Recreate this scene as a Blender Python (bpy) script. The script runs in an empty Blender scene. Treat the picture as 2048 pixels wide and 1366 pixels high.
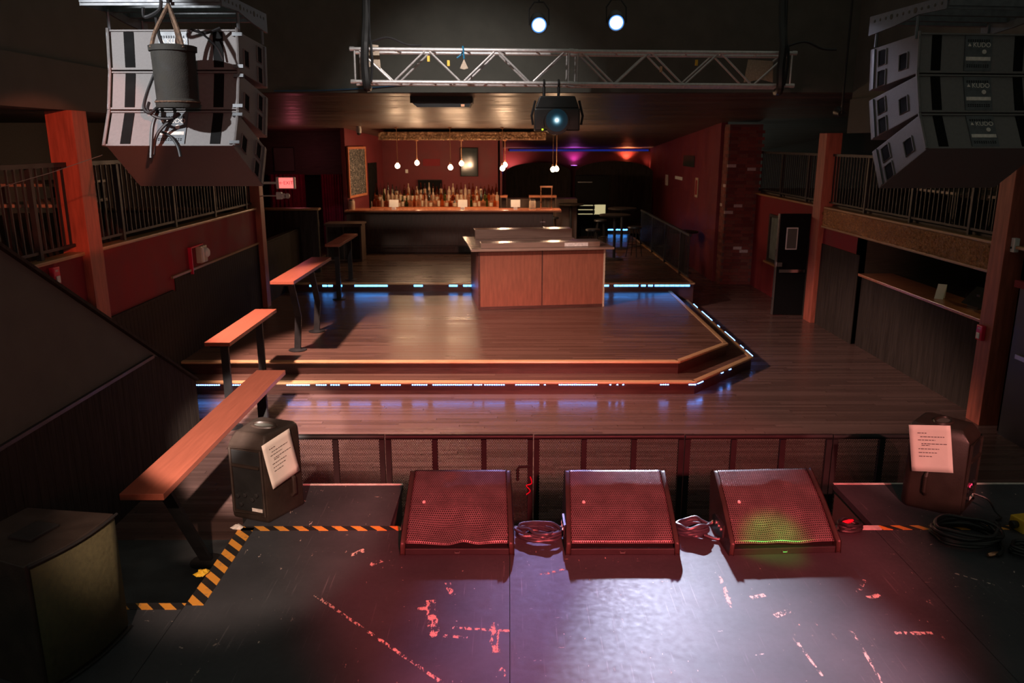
import bpy, bmesh, math, random
from mathutils import Vector, Matrix
random.seed(7)
C = bpy.context.scene.collection
SC = bpy.context.scene
R = math.radians

# ------------------------------------------------------------------ camera
CAMZ, FPX, PITCH, YAW = 3.3, 1593.0, R(14.037), R(0.177)
cd = bpy.data.cameras.new('camera'); cam = bpy.data.objects.new('camera', cd); C.objects.link(cam)
cam.location = (0, 0, CAMZ); cam.rotation_euler = (R(90) - PITCH, 0, -YAW)
cd.sensor_width = 36; cd.lens = FPX / 2048 * 36; cd.clip_start = 0.05; cd.clip_end = 120
cd.dof.use_dof = True; cd.dof.focus_distance = 5.6; cd.dof.aperture_fstop = 3.6
SC.camera = cam
FW = Vector((math.sin(YAW) * math.cos(PITCH), math.cos(YAW) * math.cos(PITCH), -math.sin(PITCH)))
RT = Vector((math.cos(YAW), -math.sin(YAW), 0)); DN = -RT.cross(FW)
def ray(x, y): return FW * FPX + RT * (x - 1024) + DN * (y - 683)
def at_z(x, y, z): d = ray(x, y); return Vector((0, 0, CAMZ)) + d * ((z - CAMZ) / d.z)
def at_y(x, y, Y): d = ray(x, y); return Vector((0, 0, CAMZ)) + d * (Y / d.y)
def at_x(x, y, X): d = ray(x, y); return Vector((0, 0, CAMZ)) + d * (X / d.x)

# ------------------------------------------------------------------ view, world
vs = SC.view_settings
vs.view_transform = 'Standard'; vs.look = 'None'; vs.gamma = 1; vs.use_curve_mapping = False; vs.exposure = 0
SC.cycles.use_denoising = True; SC.cycles.max_bounces = 6; SC.cycles.sample_clamp_indirect = 4
w = bpy.data.worlds.new('world'); SC.world = w; w.use_nodes = True
w.node_tree.nodes['Background'].inputs[0].default_value = (0.66, 0.68, 0.56, 1)
w.node_tree.nodes['Background'].inputs[1].default_value = 0.155

# ------------------------------------------------------------------ house and stage lights, with added fills
def spot(name, loc, aim, power, col, deg, blend=0.3, r=0.08):
    l = bpy.data.lights.new(name, 'SPOT'); l.energy = power; l.color = col
    l.spot_size = R(deg); l.spot_blend = blend; l.shadow_soft_size = r
    o = bpy.data.objects.new(name, l); C.objects.link(o); o.location = loc
    o.rotation_euler = (Vector(aim) - Vector(loc)).to_track_quat('-Z', 'Y').to_euler()
    return o
def point(name, loc, power, col, r=0.05):
    l = bpy.data.lights.new(name, 'POINT'); l.energy = power; l.color = col; l.shadow_soft_size = r
    o = bpy.data.objects.new(name, l); C.objects.link(o); o.location = loc
    return o
FOH = [(0.39, 11.2, 4.80), (1.41, 11.2, 4.83)]
spot('house_light', (-4.15, 9.0, 4.6), (-0.85, 10.6, 0.2), 3200, (1, 0.64, 0.55), 69, 0.30, 0.10)
spot('added_truss_fill', (-1.2, 8.0, 6.0), (-0.9, 11.4, 4.35), 900, (1, 0.90, 0.86), 50, 1.0, 0.05)  # added fill lamp above the view, brightens the truss
spot('stage_red_light', (0.8, -2.0, 4.3), (0.55, 3.95, 1.35), 4300, (1, 0.11, 0.12), 31, 0.5, 0.10)
spot('added_pink_fill', (1.9, -1.5, 4.6), (2.58, 4.45, 1.6), 1600, (1, 0.32, 0.28), 8, 0.4, 0.04)  # added narrow fill that turns the right speaker's notice pink
spot('stage_column_light', (0.9, -0.6, 4.7), (-4.7, 8.5, 2.9), 2300, (1, 0.20, 0.10), 9, 0.3, 0.05)
spot('stage_amber_light', (1.6, -2.0, 5.2), (0.5, 13.6, 0.7), 2200, (1, 0.42, 0.33), 20, 0.8, 0.12)
spot('stage_bench_light', (-0.6, -1.6, 4.9), (-2.28, 6.2, 1.1), 15500, (1, 0.80, 0.72), 9.6, 0.3, 0.05)
spot('stage_corner_light', (-0.6, -1.6, 4.9), (-1.45, 4.3, 1.2), 1700, (1, 0.66, 0.50), 14, 0.5, 0.06)
spot('stage_white_light', (-3.55, 3.8, 4.7), (-2.55, 6.35, 3.68), 520, (0.98, 0.98, 1), 28, 0.3, 0.03)
spot('added_left_fill', (0.6, -2.2, 4.0), (-4.5, 10.0, 1.7), 320, (1, 0.26, 0.24), 30, 0.7, 0.1)  # added red fill to brighten the left wall
spot('added_right_fill', (-2.0, -1.5, 3.2), (5.4, 16.5, 1.6), 1300, (1, 0.42, 0.34), 19, 0.8, 0.1)  # second added fill, warms the right wall, columns and brick pier
spot('front_white_light', FOH[0], (0.35, 2.75, 1.2), 3200, (0.50, 0.42, 1), 13, 1.0, 0.08)
spot('front_white_light', FOH[1], (1.0, 2.5, 1.2), 19000, (0.72, 0.77, 1), 12, 1.0, 0.08)
spot('added_array_fill', FOH[0], (3.4, 6.8, 3.5), 420, (0.80, 0.76, 1), 16, 0.8, 0.08)  # extra fill added at the lamp, aimed at the unlit array's inner side
spot('green_light', (3.6, 0.6, 4.6), (1.40, 3.815, 1.265), 1500, (0.05, 1, 0.12), 4.4, 1.0, 0.03)

# ------------------------------------------------------------------ materials
MATS = {}
class NT:
    def __init__(s, name):
        s.m = bpy.data.materials.new(name); s.m.use_nodes = True
        s.t = s.m.node_tree; s.b = s.t.nodes['Principled BSDF']; s.out = s.t.nodes['Material Output']
    def n(s, typ, **kw):
        o = s.t.nodes.new(typ)
        for k, v in kw.items():
            if k.startswith('i_'): s.set(o.inputs[k[2:].replace('_', ' ')], v)
            elif k.startswith('n_'): s.set(o.inputs[int(k[2:])], v)
            else: setattr(o, k, v)
        return o
    def set(s, sock, v):
        if hasattr(v, 'is_output') or isinstance(v, bpy.types.NodeSocket): s.t.links.new(v, sock)
        else:
            if hasattr(sock.default_value, '__len__') and len(sock.default_value) == 4 and len(v) == 3: v = (*v, 1)
            sock.default_value = v
    def math(s, op, a, b=0.0, c=0.0, clamp=False):
        o = s.t.nodes.new('ShaderNodeMath'); o.operation = op; o.use_clamp = clamp
        for k, v in enumerate((a, b, c)): s.set(o.inputs[k], v)
        return o.outputs[0]
    def vmath(s, op, a, b=(0, 0, 0)):
        o = s.t.nodes.new('ShaderNodeVectorMath'); o.operation = op
        s.set(o.inputs[0], a); s.set(o.inputs[1], b)
        return o.outputs['Value'] if op in ('DOT_PRODUCT', 'LENGTH', 'DISTANCE') else o.outputs[0]
    def mix(s, f, a, b):
        o = s.t.nodes.new('ShaderNodeMix'); o.data_type = 'RGBA'
        s.set(o.inputs[0], f); s.set(o.inputs[6], a); s.set(o.inputs[7], b)
        return o.outputs[2]
    def noise(s, vec, scale, detail=3, rough=0.55):
        o = s.n('ShaderNodeTexNoise'); s.set(o.inputs['Vector'], vec)
        o.inputs['Scale'].default_value = scale; o.inputs['Detail'].default_value = detail; o.inputs['Roughness'].default_value = rough
        return o.outputs[0]
    def mapping(s, vec, scale=(1, 1, 1), rot=(0, 0, 0)):
        o = s.n('ShaderNodeMapping'); s.set(o.inputs['Vector'], vec)
        o.inputs['Scale'].default_value = scale; o.inputs['Rotation'].default_value = rot
        return o.outputs[0]
    def ramp(s, f, lo, hi, a=0.0, b=1.0):
        o = s.n('ShaderNodeMapRange'); s.set(o.inputs[0], f)
        o.inputs[1].default_value = lo; o.inputs[2].default_value = hi; o.inputs[3].default_value = a; o.inputs[4].default_value = b
        return o.outputs[0]
    def pos(s): return s.n('ShaderNodeNewGeometry').outputs['Position']
    def obj(s): return s.n('ShaderNodeTexCoord').outputs['Object']
    def bump(s, h, strength, dist=0.01):
        o = s.n('ShaderNodeBump'); s.set(o.inputs['Height'], h)
        o.inputs['Strength'].default_value = strength; o.inputs['Distance'].default_value = dist
        s.set(s.b.inputs['Normal'], o.outputs[0])
    def base(s, col, rough=0.5, metal=0.0, spec=0.5):
        s.set(s.b.inputs['Base Color'], col); s.set(s.b.inputs['Roughness'], rough)
        s.b.inputs['Metallic'].default_value = metal; s.b.inputs['Specular IOR Level'].default_value = spec
        return s.m

def paint(name, col, rough=0.5, metal=0.0, var=0.25, scale=6.0, bump=0.0, bscale=120.0, spec=0.5):
    """plain surface with a little uneven tone and fine relief"""
    t = NT(name); p = t.obj()
    n = t.noise(p, scale, 4)
    c = t.mix(t.ramp(n, 0.3, 0.7), [x * (1 - var) for x in col], [min(1, x * (1 + var)) for x in col])
    if bump: t.bump(t.noise(p, bscale, 2), bump, 0.004)
    return t.base(c, t.ramp(n, 0.3, 0.7, rough * 0.85, min(1, rough * 1.15)), metal, spec)

def wood(name, col, axis=0, rough=0.4, var=0.35, stretch=14.0, scale=3.0, spec=0.5):
    t = NT(name); sc = [scale * stretch] * 3; sc[axis] = scale
    p = t.mapping(t.obj(), sc)
    n = t.noise(p, 1.0, 5, 0.6)
    c = t.mix(t.ramp(n, 0.28, 0.72), [x * (1 - var) for x in col], [min(1, x * (1 + var)) for x in col])
    t.bump(n, 0.08, 0.003)
    return t.base(c, rough, 0, spec)

def boards(name, col, along, across, bw, bl, rough, var=0.4, groove=0.35, streak=0.5, rvar=0.3):
    """floor or ceiling boards running along one axis: own tone per board, grain, thin joints"""
    t = NT(name); p = t.pos(); s = t.n('ShaderNodeSeparateXYZ'); t.set(s.inputs[0], p)
    a, b = s.outputs[along], s.outputs[across]
    yb = t.math('DIVIDE', b, bw); idy = t.math('FLOOR', yb); fy = t.math('FRACT', yb)
    wn = t.n('ShaderNodeTexWhiteNoise', noise_dimensions='1D'); t.set(wn.inputs['W'], idy)
    xa = t.math('ADD', t.math('DIVIDE', a, bl), t.math('MULTIPLY', wn.outputs[0], 7.0)); idx = t.math('FLOOR', xa); fx = t.math('FRACT', xa)
    w2 = t.n('ShaderNodeTexWhiteNoise', noise_dimensions='2D')
    cv = t.n('ShaderNodeCombineXYZ'); t.set(cv.inputs[0], idx); t.set(cv.inputs[1], idy); t.set(w2.inputs['Vector'], cv.outputs[0])
    sc = [26.0] * 3; sc[along] = 1.6
    g = t.noise(t.mapping(p, sc), 1.0, 4, 0.6); big = t.noise(p, 0.6, 3)
    k = t.math('ADD', t.math('MULTIPLY', w2.outputs[0], 0.5), t.math('ADD', t.math('MULTIPLY', g, streak), t.math('MULTIPLY', big, 0.35)))
    c = t.mix(t.ramp(k, 0.3, 1.05), [x * (1 - var) for x in col], [min(1, x * (1 + var)) for x in col])
    j = t.math('MAXIMUM', t.math('LESS_THAN', fy, 0.045), t.math('LESS_THAN', fx, 0.006))
    c = t.mix(t.math('MULTIPLY', j, groove), c, (0.008, 0.006, 0.005))
    t.bump(t.math('SUBTRACT', g, t.math('MULTIPLY', j, 1.0)), 0.10, 0.003)
    return t.base(c, t.ramp(k, 0.3, 1.05, rough * (1 - rvar), rough * (1 + rvar)))

def emit(name, col, strength):
    t = NT(name); t.b.inputs['Base Color'].default_value = (0, 0, 0, 1)
    t.b.inputs['Emission Color'].default_value = (*col, 1); t.b.inputs['Emission Strength'].default_value = strength
    return t.m

def lens_emit(name, core, rim, r0, r1, s0, s1, fall=1.0):
    """lamp lens: hot centre fading to a coloured rim, measured from the lens's own centre"""
    t = NT(name); d = t.vmath('LENGTH', t.obj())
    f = t.math('SUBTRACT', 1.0, t.math('POWER', t.math('SUBTRACT', 1.0, t.ramp(d, r0, r1)), fall))
    c = t.mix(f, core, rim); st = t.math('MULTIPLY_ADD', t.math('SUBTRACT', 1.0, f), s0 - s1, s1)
    t.b.inputs['Base Color'].default_value = (0.01, 0.01, 0.01, 1)
    t.set(t.b.inputs['Emission Color'], c); t.set(t.b.inputs['Emission Strength'], st)
    return t.m

def glass(name, col, rough=0.05):
    t = NT(name); t.b.inputs['Base Color'].default_value = (*col, 1); t.b.inputs['Roughness'].default_value = rough
    t.b.inputs['Transmission Weight'].default_value = 1.0; t.b.inputs['IOR'].default_value = 1.3
    return t.m

M = MATS
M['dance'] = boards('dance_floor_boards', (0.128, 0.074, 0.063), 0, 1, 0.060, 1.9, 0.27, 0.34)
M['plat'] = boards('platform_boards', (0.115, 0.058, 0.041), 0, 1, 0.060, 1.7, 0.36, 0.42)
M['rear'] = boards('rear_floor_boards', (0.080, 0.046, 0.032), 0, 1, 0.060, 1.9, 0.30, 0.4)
M['ceil_wood'] = boards('ceiling_boards', (0.095, 0.060, 0.046), 0, 1, 0.085, 2.6, 0.46, 0.4, 0.6)
M['black'] = paint('black_paint', (0.105, 0.107, 0.092), 0.85, 0, 0.12, 3, 0, 120, 0.15); M['void'] = paint('black_recess', (0.006, 0.006, 0.006), 0.8, 0, 0.1, 6, 0, 120, 0.1)
M['blacksatin'] = paint('black_satin', (0.018, 0.018, 0.018), 0.42, 0, 0.2)
M['blackmetal'] = paint('black_metal', (0.022, 0.021, 0.021), 0.45, 0.0, 0.2, 6, 0, 120, 0.25)
M['plastic'] = paint('black_plastic', (0.032, 0.022, 0.017), 0.42, 0, 0.25, 9, 0.25, 220)
M['redwall'] = paint('dark_red_wall_paint', (0.200, 0.024, 0.030), 0.75, 0, 0.12, 2.0, 0.06, 60, 0.15)
M['barred'] = paint('bar_red_wall_paint', (0.13, 0.020, 0.024), 0.6, 0, 0.15, 2.0, 0, 120, 0.3)
M['wainscot'] = wood('wainscot_stain', (0.034, 0.026, 0.021), 2, 0.75, 0.4, 12, 2.0, 0.08)
M['capwood'] = wood('cap_oak', (0.36, 0.20, 0.09), 1, 0.35, 0.25)
M['nosing'] = wood('nosing_oak', (0.50, 0.30, 0.15), 0, 0.30, 0.25, 10, 4)
M['riser'] = wood('riser_stain', (0.060, 0.024, 0.018), 0, 0.35, 0.4)
M['column'] = wood('column_timber', (0.34, 0.085, 0.050), 2, 0.55, 0.35, 9, 2.2)
M['bench'] = wood('bench_orange_wood', (0.285, 0.078, 0.045), 1, 0.30, 0.12, 16, 3)
M['booth'] = wood('booth_plywood', (0.205, 0.066, 0.037), 2, 0.42, 0.22, 8, 3)
M['counter'] = wood('booth_counter_laminate', (0.25, 0.165, 0.125), 0, 0.25, 0.15)
M['barwood'] = wood('bar_top_wood', (0.46, 0.17, 0.085), 0, 0.22, 0.25)
M['barfront'] = wood('bar_front_boards', (0.075, 0.046, 0.030), 2, 0.45, 0.35)
M['alu'] = paint('truss_aluminium', (0.62, 0.60, 0.59), 0.38, 0.55, 0.12, 30)
M['chrome'] = paint('chrome', (0.7, 0.7, 0.7), 0.15, 1.0, 0.05)
M['array'] = paint('speaker_grey_paint', (0.165, 0.155, 0.152), 0.55, 0.0, 0.10, 40, 0.5, 260)
M['rig'] = paint('rigging_steel', (0.13, 0.14, 0.15), 0.5, 0.4, 0.2, 20)
M['canvas'] = paint('chain_bag_canvas', (0.022, 0.020, 0.016), 0.85, 0, 0.45, 10, 0.4, 90)
M['rope'] = paint('rope_fibre', (0.11, 0.065, 0.040), 0.85, 0, 0.6, 40, 0.5, 300)
M['tapewhite'] = paint('white_tape', (0.72, 0.66, 0.60), 0.6, 0, 0.2, 30)
M['paper'] = paint('white_paper', (0.82, 0.78, 0.70), 0.8, 0, 0.04, 12)
M['ink'] = paint('print_ink', (0.10, 0.07, 0.06), 0.8)
M['cable'] = paint('cable_rubber', (0.040, 0.042, 0.055), 0.38, 0, 0.2)
M['cableblack'] = paint('cable_black', (0.014, 0.014, 0.015), 0.45, 0, 0.2)
M['yellow'] = paint('yellow_plastic', (0.75, 0.45, 0.03), 0.45, 0, 0.15, 20)
M['alarm'] = paint('alarm_red_plastic', (0.62, 0.012, 0.05), 0.35, 0, 0.1)
M['beige'] = paint('beige_plastic', (0.50, 0.44, 0.33), 0.45, 0, 0.1)
M['whiteplastic'] = paint('white_plastic', (0.70, 0.70, 0.66), 0.4, 0, 0.08)
M['pale'] = wood('pale_table_wood', (0.42, 0.33, 0.24), 1, 0.4, 0.25)
M['curtain'] = paint('red_velvet', (0.24, 0.008, 0.045), 0.85, 0, 0.3, 8)
M['chalk'] = None
M['olive'] = paint('olive_grille_cloth', (0.075, 0.070, 0.030), 0.8, 0, 0.2, 50, 0.5, 500)
M['copper'] = paint('copper', (0.60, 0.30, 0.18), 0.3, 0.9, 0.1)
M['label'] = paint('bottle_paper_label', (0.42, 0.32, 0.22), 0.7, 0, 0.3, 40)
M['mortar'] = paint('mortar', (0.10, 0.045, 0.040), 0.9, 0, 0.2)
M['mezzwood'] = wood('mezzanine_boards', (0.050, 0.038, 0.028), 0, 0.6, 0.35)
M['cord'] = paint('pendant_cord', (0.40, 0.20, 0.09), 0.6, 0, 0.1)
M['steel'] = paint('stainless_steel', (0.42, 0.40, 0.38), 0.3, 0.9, 0.1)
for k, c in enumerate(((0.14, 0.030, 0.022), (0.17, 0.040, 0.030), (0.11, 0.022, 0.018), (0.15, 0.050, 0.036))):
    M['brick%d' % k] = paint('brick_clay', c, 0.85, 0, 0.25, 30, 0.4, 90)
M['brickpale'] = paint('brick_whitewashed', (0.42, 0.34, 0.32), 0.85, 0, 0.2, 30, 0.4, 90)
M['bulb'] = emit('bulb_glow', (1, 0.62, 0.36), 26)
M['led'] = emit('blue_led', (0.10, 0.30, 1.0), 18)
M['ledfar'] = emit('blue_led_bar', (0.06, 0.32, 1.0), 11)
M['lamp'] = lens_emit('lamp_lens', (1, 0.97, 0.92), (0.10, 0.35, 1.0), 0.048, 0.088, 30, 0.9)
M['headlens'] = lens_emit('moving_head_lens', (0.75, 0.95, 1.0), (0.0, 0.22, 0.36), 0.012, 0.145, 2.4, 0.06, 5.0)
M['exit'] = emit('exit_glow', (1, 0.16, 0.14), 1.6)
M['exitdark'] = emit('exit_letter_glow', (0.30, 0.02, 0.03), 1.0)
M['purple'] = emit('purple_glow', (0.75, 0.20, 1.0), 7)
M['orange'] = emit('orange_glow', (1, 0.36, 0.14), 5)
M['ledline'] = emit('blue_cove_glow', (0.01, 0.05, 0.7), 0.22)
M['cooler'] = emit('cooler_glow', (0.95, 0.80, 0.42), 0.55)
M['floorlamp'] = emit('floor_lamp_glow', (0.85, 1, 0.95), 6)
M['green'] = emit('green_led', (0.5, 1, 0.02), 3)
M['redled'] = emit('red_led', (1, 0.03, 0.10), 2.2)
M['windowglass'] = paint('green_window_glass', (0.16, 0.22, 0.20), 0.08, 0, 0.2)
M['screen'] = paint('dark_screen', (0.030, 0.036, 0.034), 0.12, 0, 0.1)
BOT = [glass('bottle_glass_clear', (0.95, 0.93, 0.88)), glass('bottle_glass_amber', (0.75, 0.30, 0.08)), glass('bottle_glass_green', (0.12, 0.32, 0.10)),
       paint('bottle_glass_dark', (0.02, 0.015, 0.012), 0.08), paint('bottle_frosted', (0.36, 0.25, 0.17), 0.25)]

def mesh_mat(name, hole_col, wire_col, pitch, open_r, alpha, rough=0.35, metal=0.6, axes=(0, 2)):
    """perforated sheet: staggered round holes in object space; alpha: holes are open"""
    t = NT(name); s = t.n('ShaderNodeSeparateXYZ'); t.set(s.inputs[0], t.obj())
    a = t.math('DIVIDE', s.outputs[axes[0]], pitch); b = t.math('DIVIDE', s.outputs[axes[1]], pitch * 0.866)
    row = t.math('FLOOR', b); odd = t.math('MULTIPLY', t.math('MODULO', t.math('ABSOLUTE', row), 2.0), 0.5)
    fa = t.math('SUBTRACT', t.math('FRACT', t.math('ADD', a, odd)), 0.5); fb = t.math('MULTIPLY', t.math('SUBTRACT', t.math('FRACT', b), 0.5), 0.866)
    d = t.math('SQRT', t.math('ADD', t.math('MULTIPLY', fa, fa), t.math('MULTIPLY', fb, fb)))
    h = t.ramp(d, open_r - 0.05, open_r + 0.05, 1, 0)
    if alpha:
        t.base(wire_col, rough, metal); tr = t.n('ShaderNodeBsdfTransparent'); mx = t.n('ShaderNodeMixShader')
        t.set(mx.inputs[0], h); t.t.links.new(t.b.outputs[0], mx.inputs[1]); t.t.links.new(tr.outputs[0], mx.inputs[2])
        t.t.links.new(mx.outputs[0], t.out.inputs[0]); return t.m
    n = t.noise(t.obj(), 9, 3)
    wc = t.mix(t.ramp(n, 0.35, 0.65), [x * 0.75 for x in wire_col], [x * 1.2 for x in wire_col])
    t.bump(h, 0.4, -0.004)
    return t.base(t.mix(h, wc, hole_col), t.ramp(h, 0, 1, rough, 0.8), metal)
M['barrmesh'] = mesh_mat('barricade_perforated_sheet', (0, 0, 0), (0.05, 0.04, 0.038), 0.0135, 0.36, True)
M['grille'] = mesh_mat('wedge_grille', (0.018, 0.011, 0.011), (0.20, 0.16, 0.16), 0.0108, 0.33, False, 0.36, 0.5, (0, 1))

def stripe_mat(name, d):
    t = NT(name); s = t.n('ShaderNodeSeparateXYZ'); t.set(s.inputs[0], t.pos())
    k = t.math('ADD', t.math('MULTIPLY', s.outputs[0], d[0]), t.math('MULTIPLY', s.outputs[1], d[1]))
    f = t.math('GREATER_THAN', t.math('FRACT', k), 0.5)
    n = t.ramp(t.noise(t.pos(), 30, 3), 0.58, 0.72)
    return t.base(t.mix(f, (0.020, 0.018, 0.018), t.mix(n, (0.86, 0.36, 0.05), (0.45, 0.25, 0.10))), 0.5)
M['hazard'] = stripe_mat('hazard_tape', (9.2, 9.2)); M['hazardside'] = stripe_mat('hazard_tape_side', (9.0, 9.0))

def stage_mat():
    """black painted ply, scuffed: chips and scratches show the wood underneath"""
    t = NT('stage_paint'); p = t.pos()
    n1 = t.noise(p, 2.2, 4); n2 = t.noise(p, 34, 4, 0.7)
    c = t.mix(t.ramp(n1, 0.3, 0.7), (0.036, 0.038, 0.044), (0.062, 0.065, 0.074))
    fine = None
    for ang, sx in ((0.5, 90), (1.25, 70), (-0.35, 110)):
        q = t.mapping(p, (sx, 2.0, 1), (0, 0, ang)); s = t.ramp(t.noise(q, 1.0, 2), 0.66, 0.74)
        s = t.math('MULTIPLY', s, t.ramp(t.noise(t.mapping(p, (3, 3, 3)), 1.0 + abs(ang), 2), 0.5, 0.62)); fine = s if fine is None else t.math('MAXIMUM', fine, s)
    c = t.mix(t.math('MULTIPLY', fine, 0.22), c, (0.30, 0.28, 0.30))
    # chips: clustered flecks, in two grains
    cl = t.ramp(t.noise(p, 2.7, 2), 0.49, 0.60)
    chip = t.math('MULTIPLY', t.ramp(t.noise(t.mapping(p, (40, 13, 1), (0, 0, 0.25)), 1.0, 3, 0.7), 0.68, 0.71), cl)
    chip2 = t.math('MULTIPLY', t.ramp(t.noise(t.mapping(p, (16, 52, 1), (0, 0, 0.2)), 1.0, 3, 0.7), 0.69, 0.72), t.ramp(t.noise(p, 3.6, 2), 0.55, 0.63))
    m = t.math('MAXIMUM', chip, chip2)
    m = t.math('MAXIMUM', m, t.ramp(t.noise(p, 60, 1), 0.80, 0.81))
    # long worn scratches between given points on the deck
    segs = [((630, 1190), (885, 1366), .016), ((1700, 1255), (1765, 1366), .012), ((1595, 1285), (1645, 1352), .013), ((895, 1165), (905, 1190), .03),
            ((862, 1200), (868, 1275), .05), ((990, 1245), (992, 1305), .035), ((835, 1218), (880, 1214), .03), ((905, 1255), (1020, 1262), .018),
            ((870, 1270), (935, 1275), .016), ((1080, 1150), (1130, 1138), .016), ((1500, 1195), (1530, 1190), .03), ((1550, 1232), (1580, 1222), .026),
            ((1790, 1266), (1865, 1266), .02), ((1735, 1195), (1760, 1190), .025), ((1440, 1150), (1462, 1215), .02), ((1730, 1160), (1715, 1185), .02),
            ((995, 1345), (1012, 1350), .05), ((740, 1130), (765, 1120), .03), ((700, 1110), (730, 1100), .03), ((1905, 1145), (1990, 1170), .01)]
    nn = t.ramp(t.noise(t.mapping(p, (46, 20, 1), (0, 0, 0.3)), 1.0, 3, 0.75), 0.50, 0.54); wob = t.noise(p, 22, 2)
    for a, b, wd in segs:
        A = at_z(*a, 1.2); B = at_z(*b, 1.2); D = B - A; L = D.length; D.normalize(); Nv = Vector((-D.y, D.x, 0))
        r = t.vmath('SUBTRACT', p, tuple(A)); al = t.vmath('DOT_PRODUCT', r, tuple(D)); dist = t.math('ABSOLUTE', t.vmath('DOT_PRODUCT', r, tuple(Nv)))
        inside = t.math('MULTIPLY', t.math('GREATER_THAN', al, 0.0), t.math('LESS_THAN', al, L))
        k = t.math('MULTIPLY', t.math('LESS_THAN', dist, t.math('MULTIPLY', wob, wd)), inside)
        m = t.math('MAXIMUM', m, t.math('MULTIPLY', k, nn))
    c = t.mix(m, c, t.mix(t.noise(p, 50, 2), (0.52, 0.36, 0.28), (0.85, 0.74, 0.66)))
    t.bump(t.math('ADD', n2, t.math('MULTIPLY', m, -1.0)), 0.12, 0.003)
    rough = t.math('ADD', t.ramp(n2, 0.3, 0.7, 0.46, 0.60), t.math('MULTIPLY', m, 0.3))
    return t.base(c, rough, 0, 0.35)
M['stage'] = stage_mat()

def chalk_mat():
    t = NT('chalkboard'); p = t.obj()
    a = t.ramp(t.noise(t.mapping(p, (14, 3, 26)), 1.0, 3, 0.8), 0.55, 0.64); b = t.ramp(t.noise(t.mapping(p, (26, 3, 7)), 1.0, 3, 0.8), 0.57, 0.66)
    return t.base(t.mix(t.math('MAXIMUM', a, b), (0.018, 0.020, 0.018), (0.42, 0.38, 0.33)), 0.8)
M['chalk'] = chalk_mat()

def tin_mat(name, col):
    t = NT(name); p = t.obj(); v = t.n('ShaderNodeTexVoronoi'); t.set(v.inputs['Vector'], p); v.inputs['Scale'].default_value = 17
    n = t.noise(p, 45, 4, 0.7); t.bump(t.math('ADD', v.outputs[0], n), 1.0, 0.05)
    return t.base(t.mix(t.ramp(n, 0.35, 0.65), [x * 0.35 for x in col], col), 0.26, 0.7)
M['tin'] = tin_mat('embossed_tin', (0.80, 0.44, 0.20)); M['tinbar'] = tin_mat('bar_tin', (0.80, 0.50, 0.30))

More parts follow.
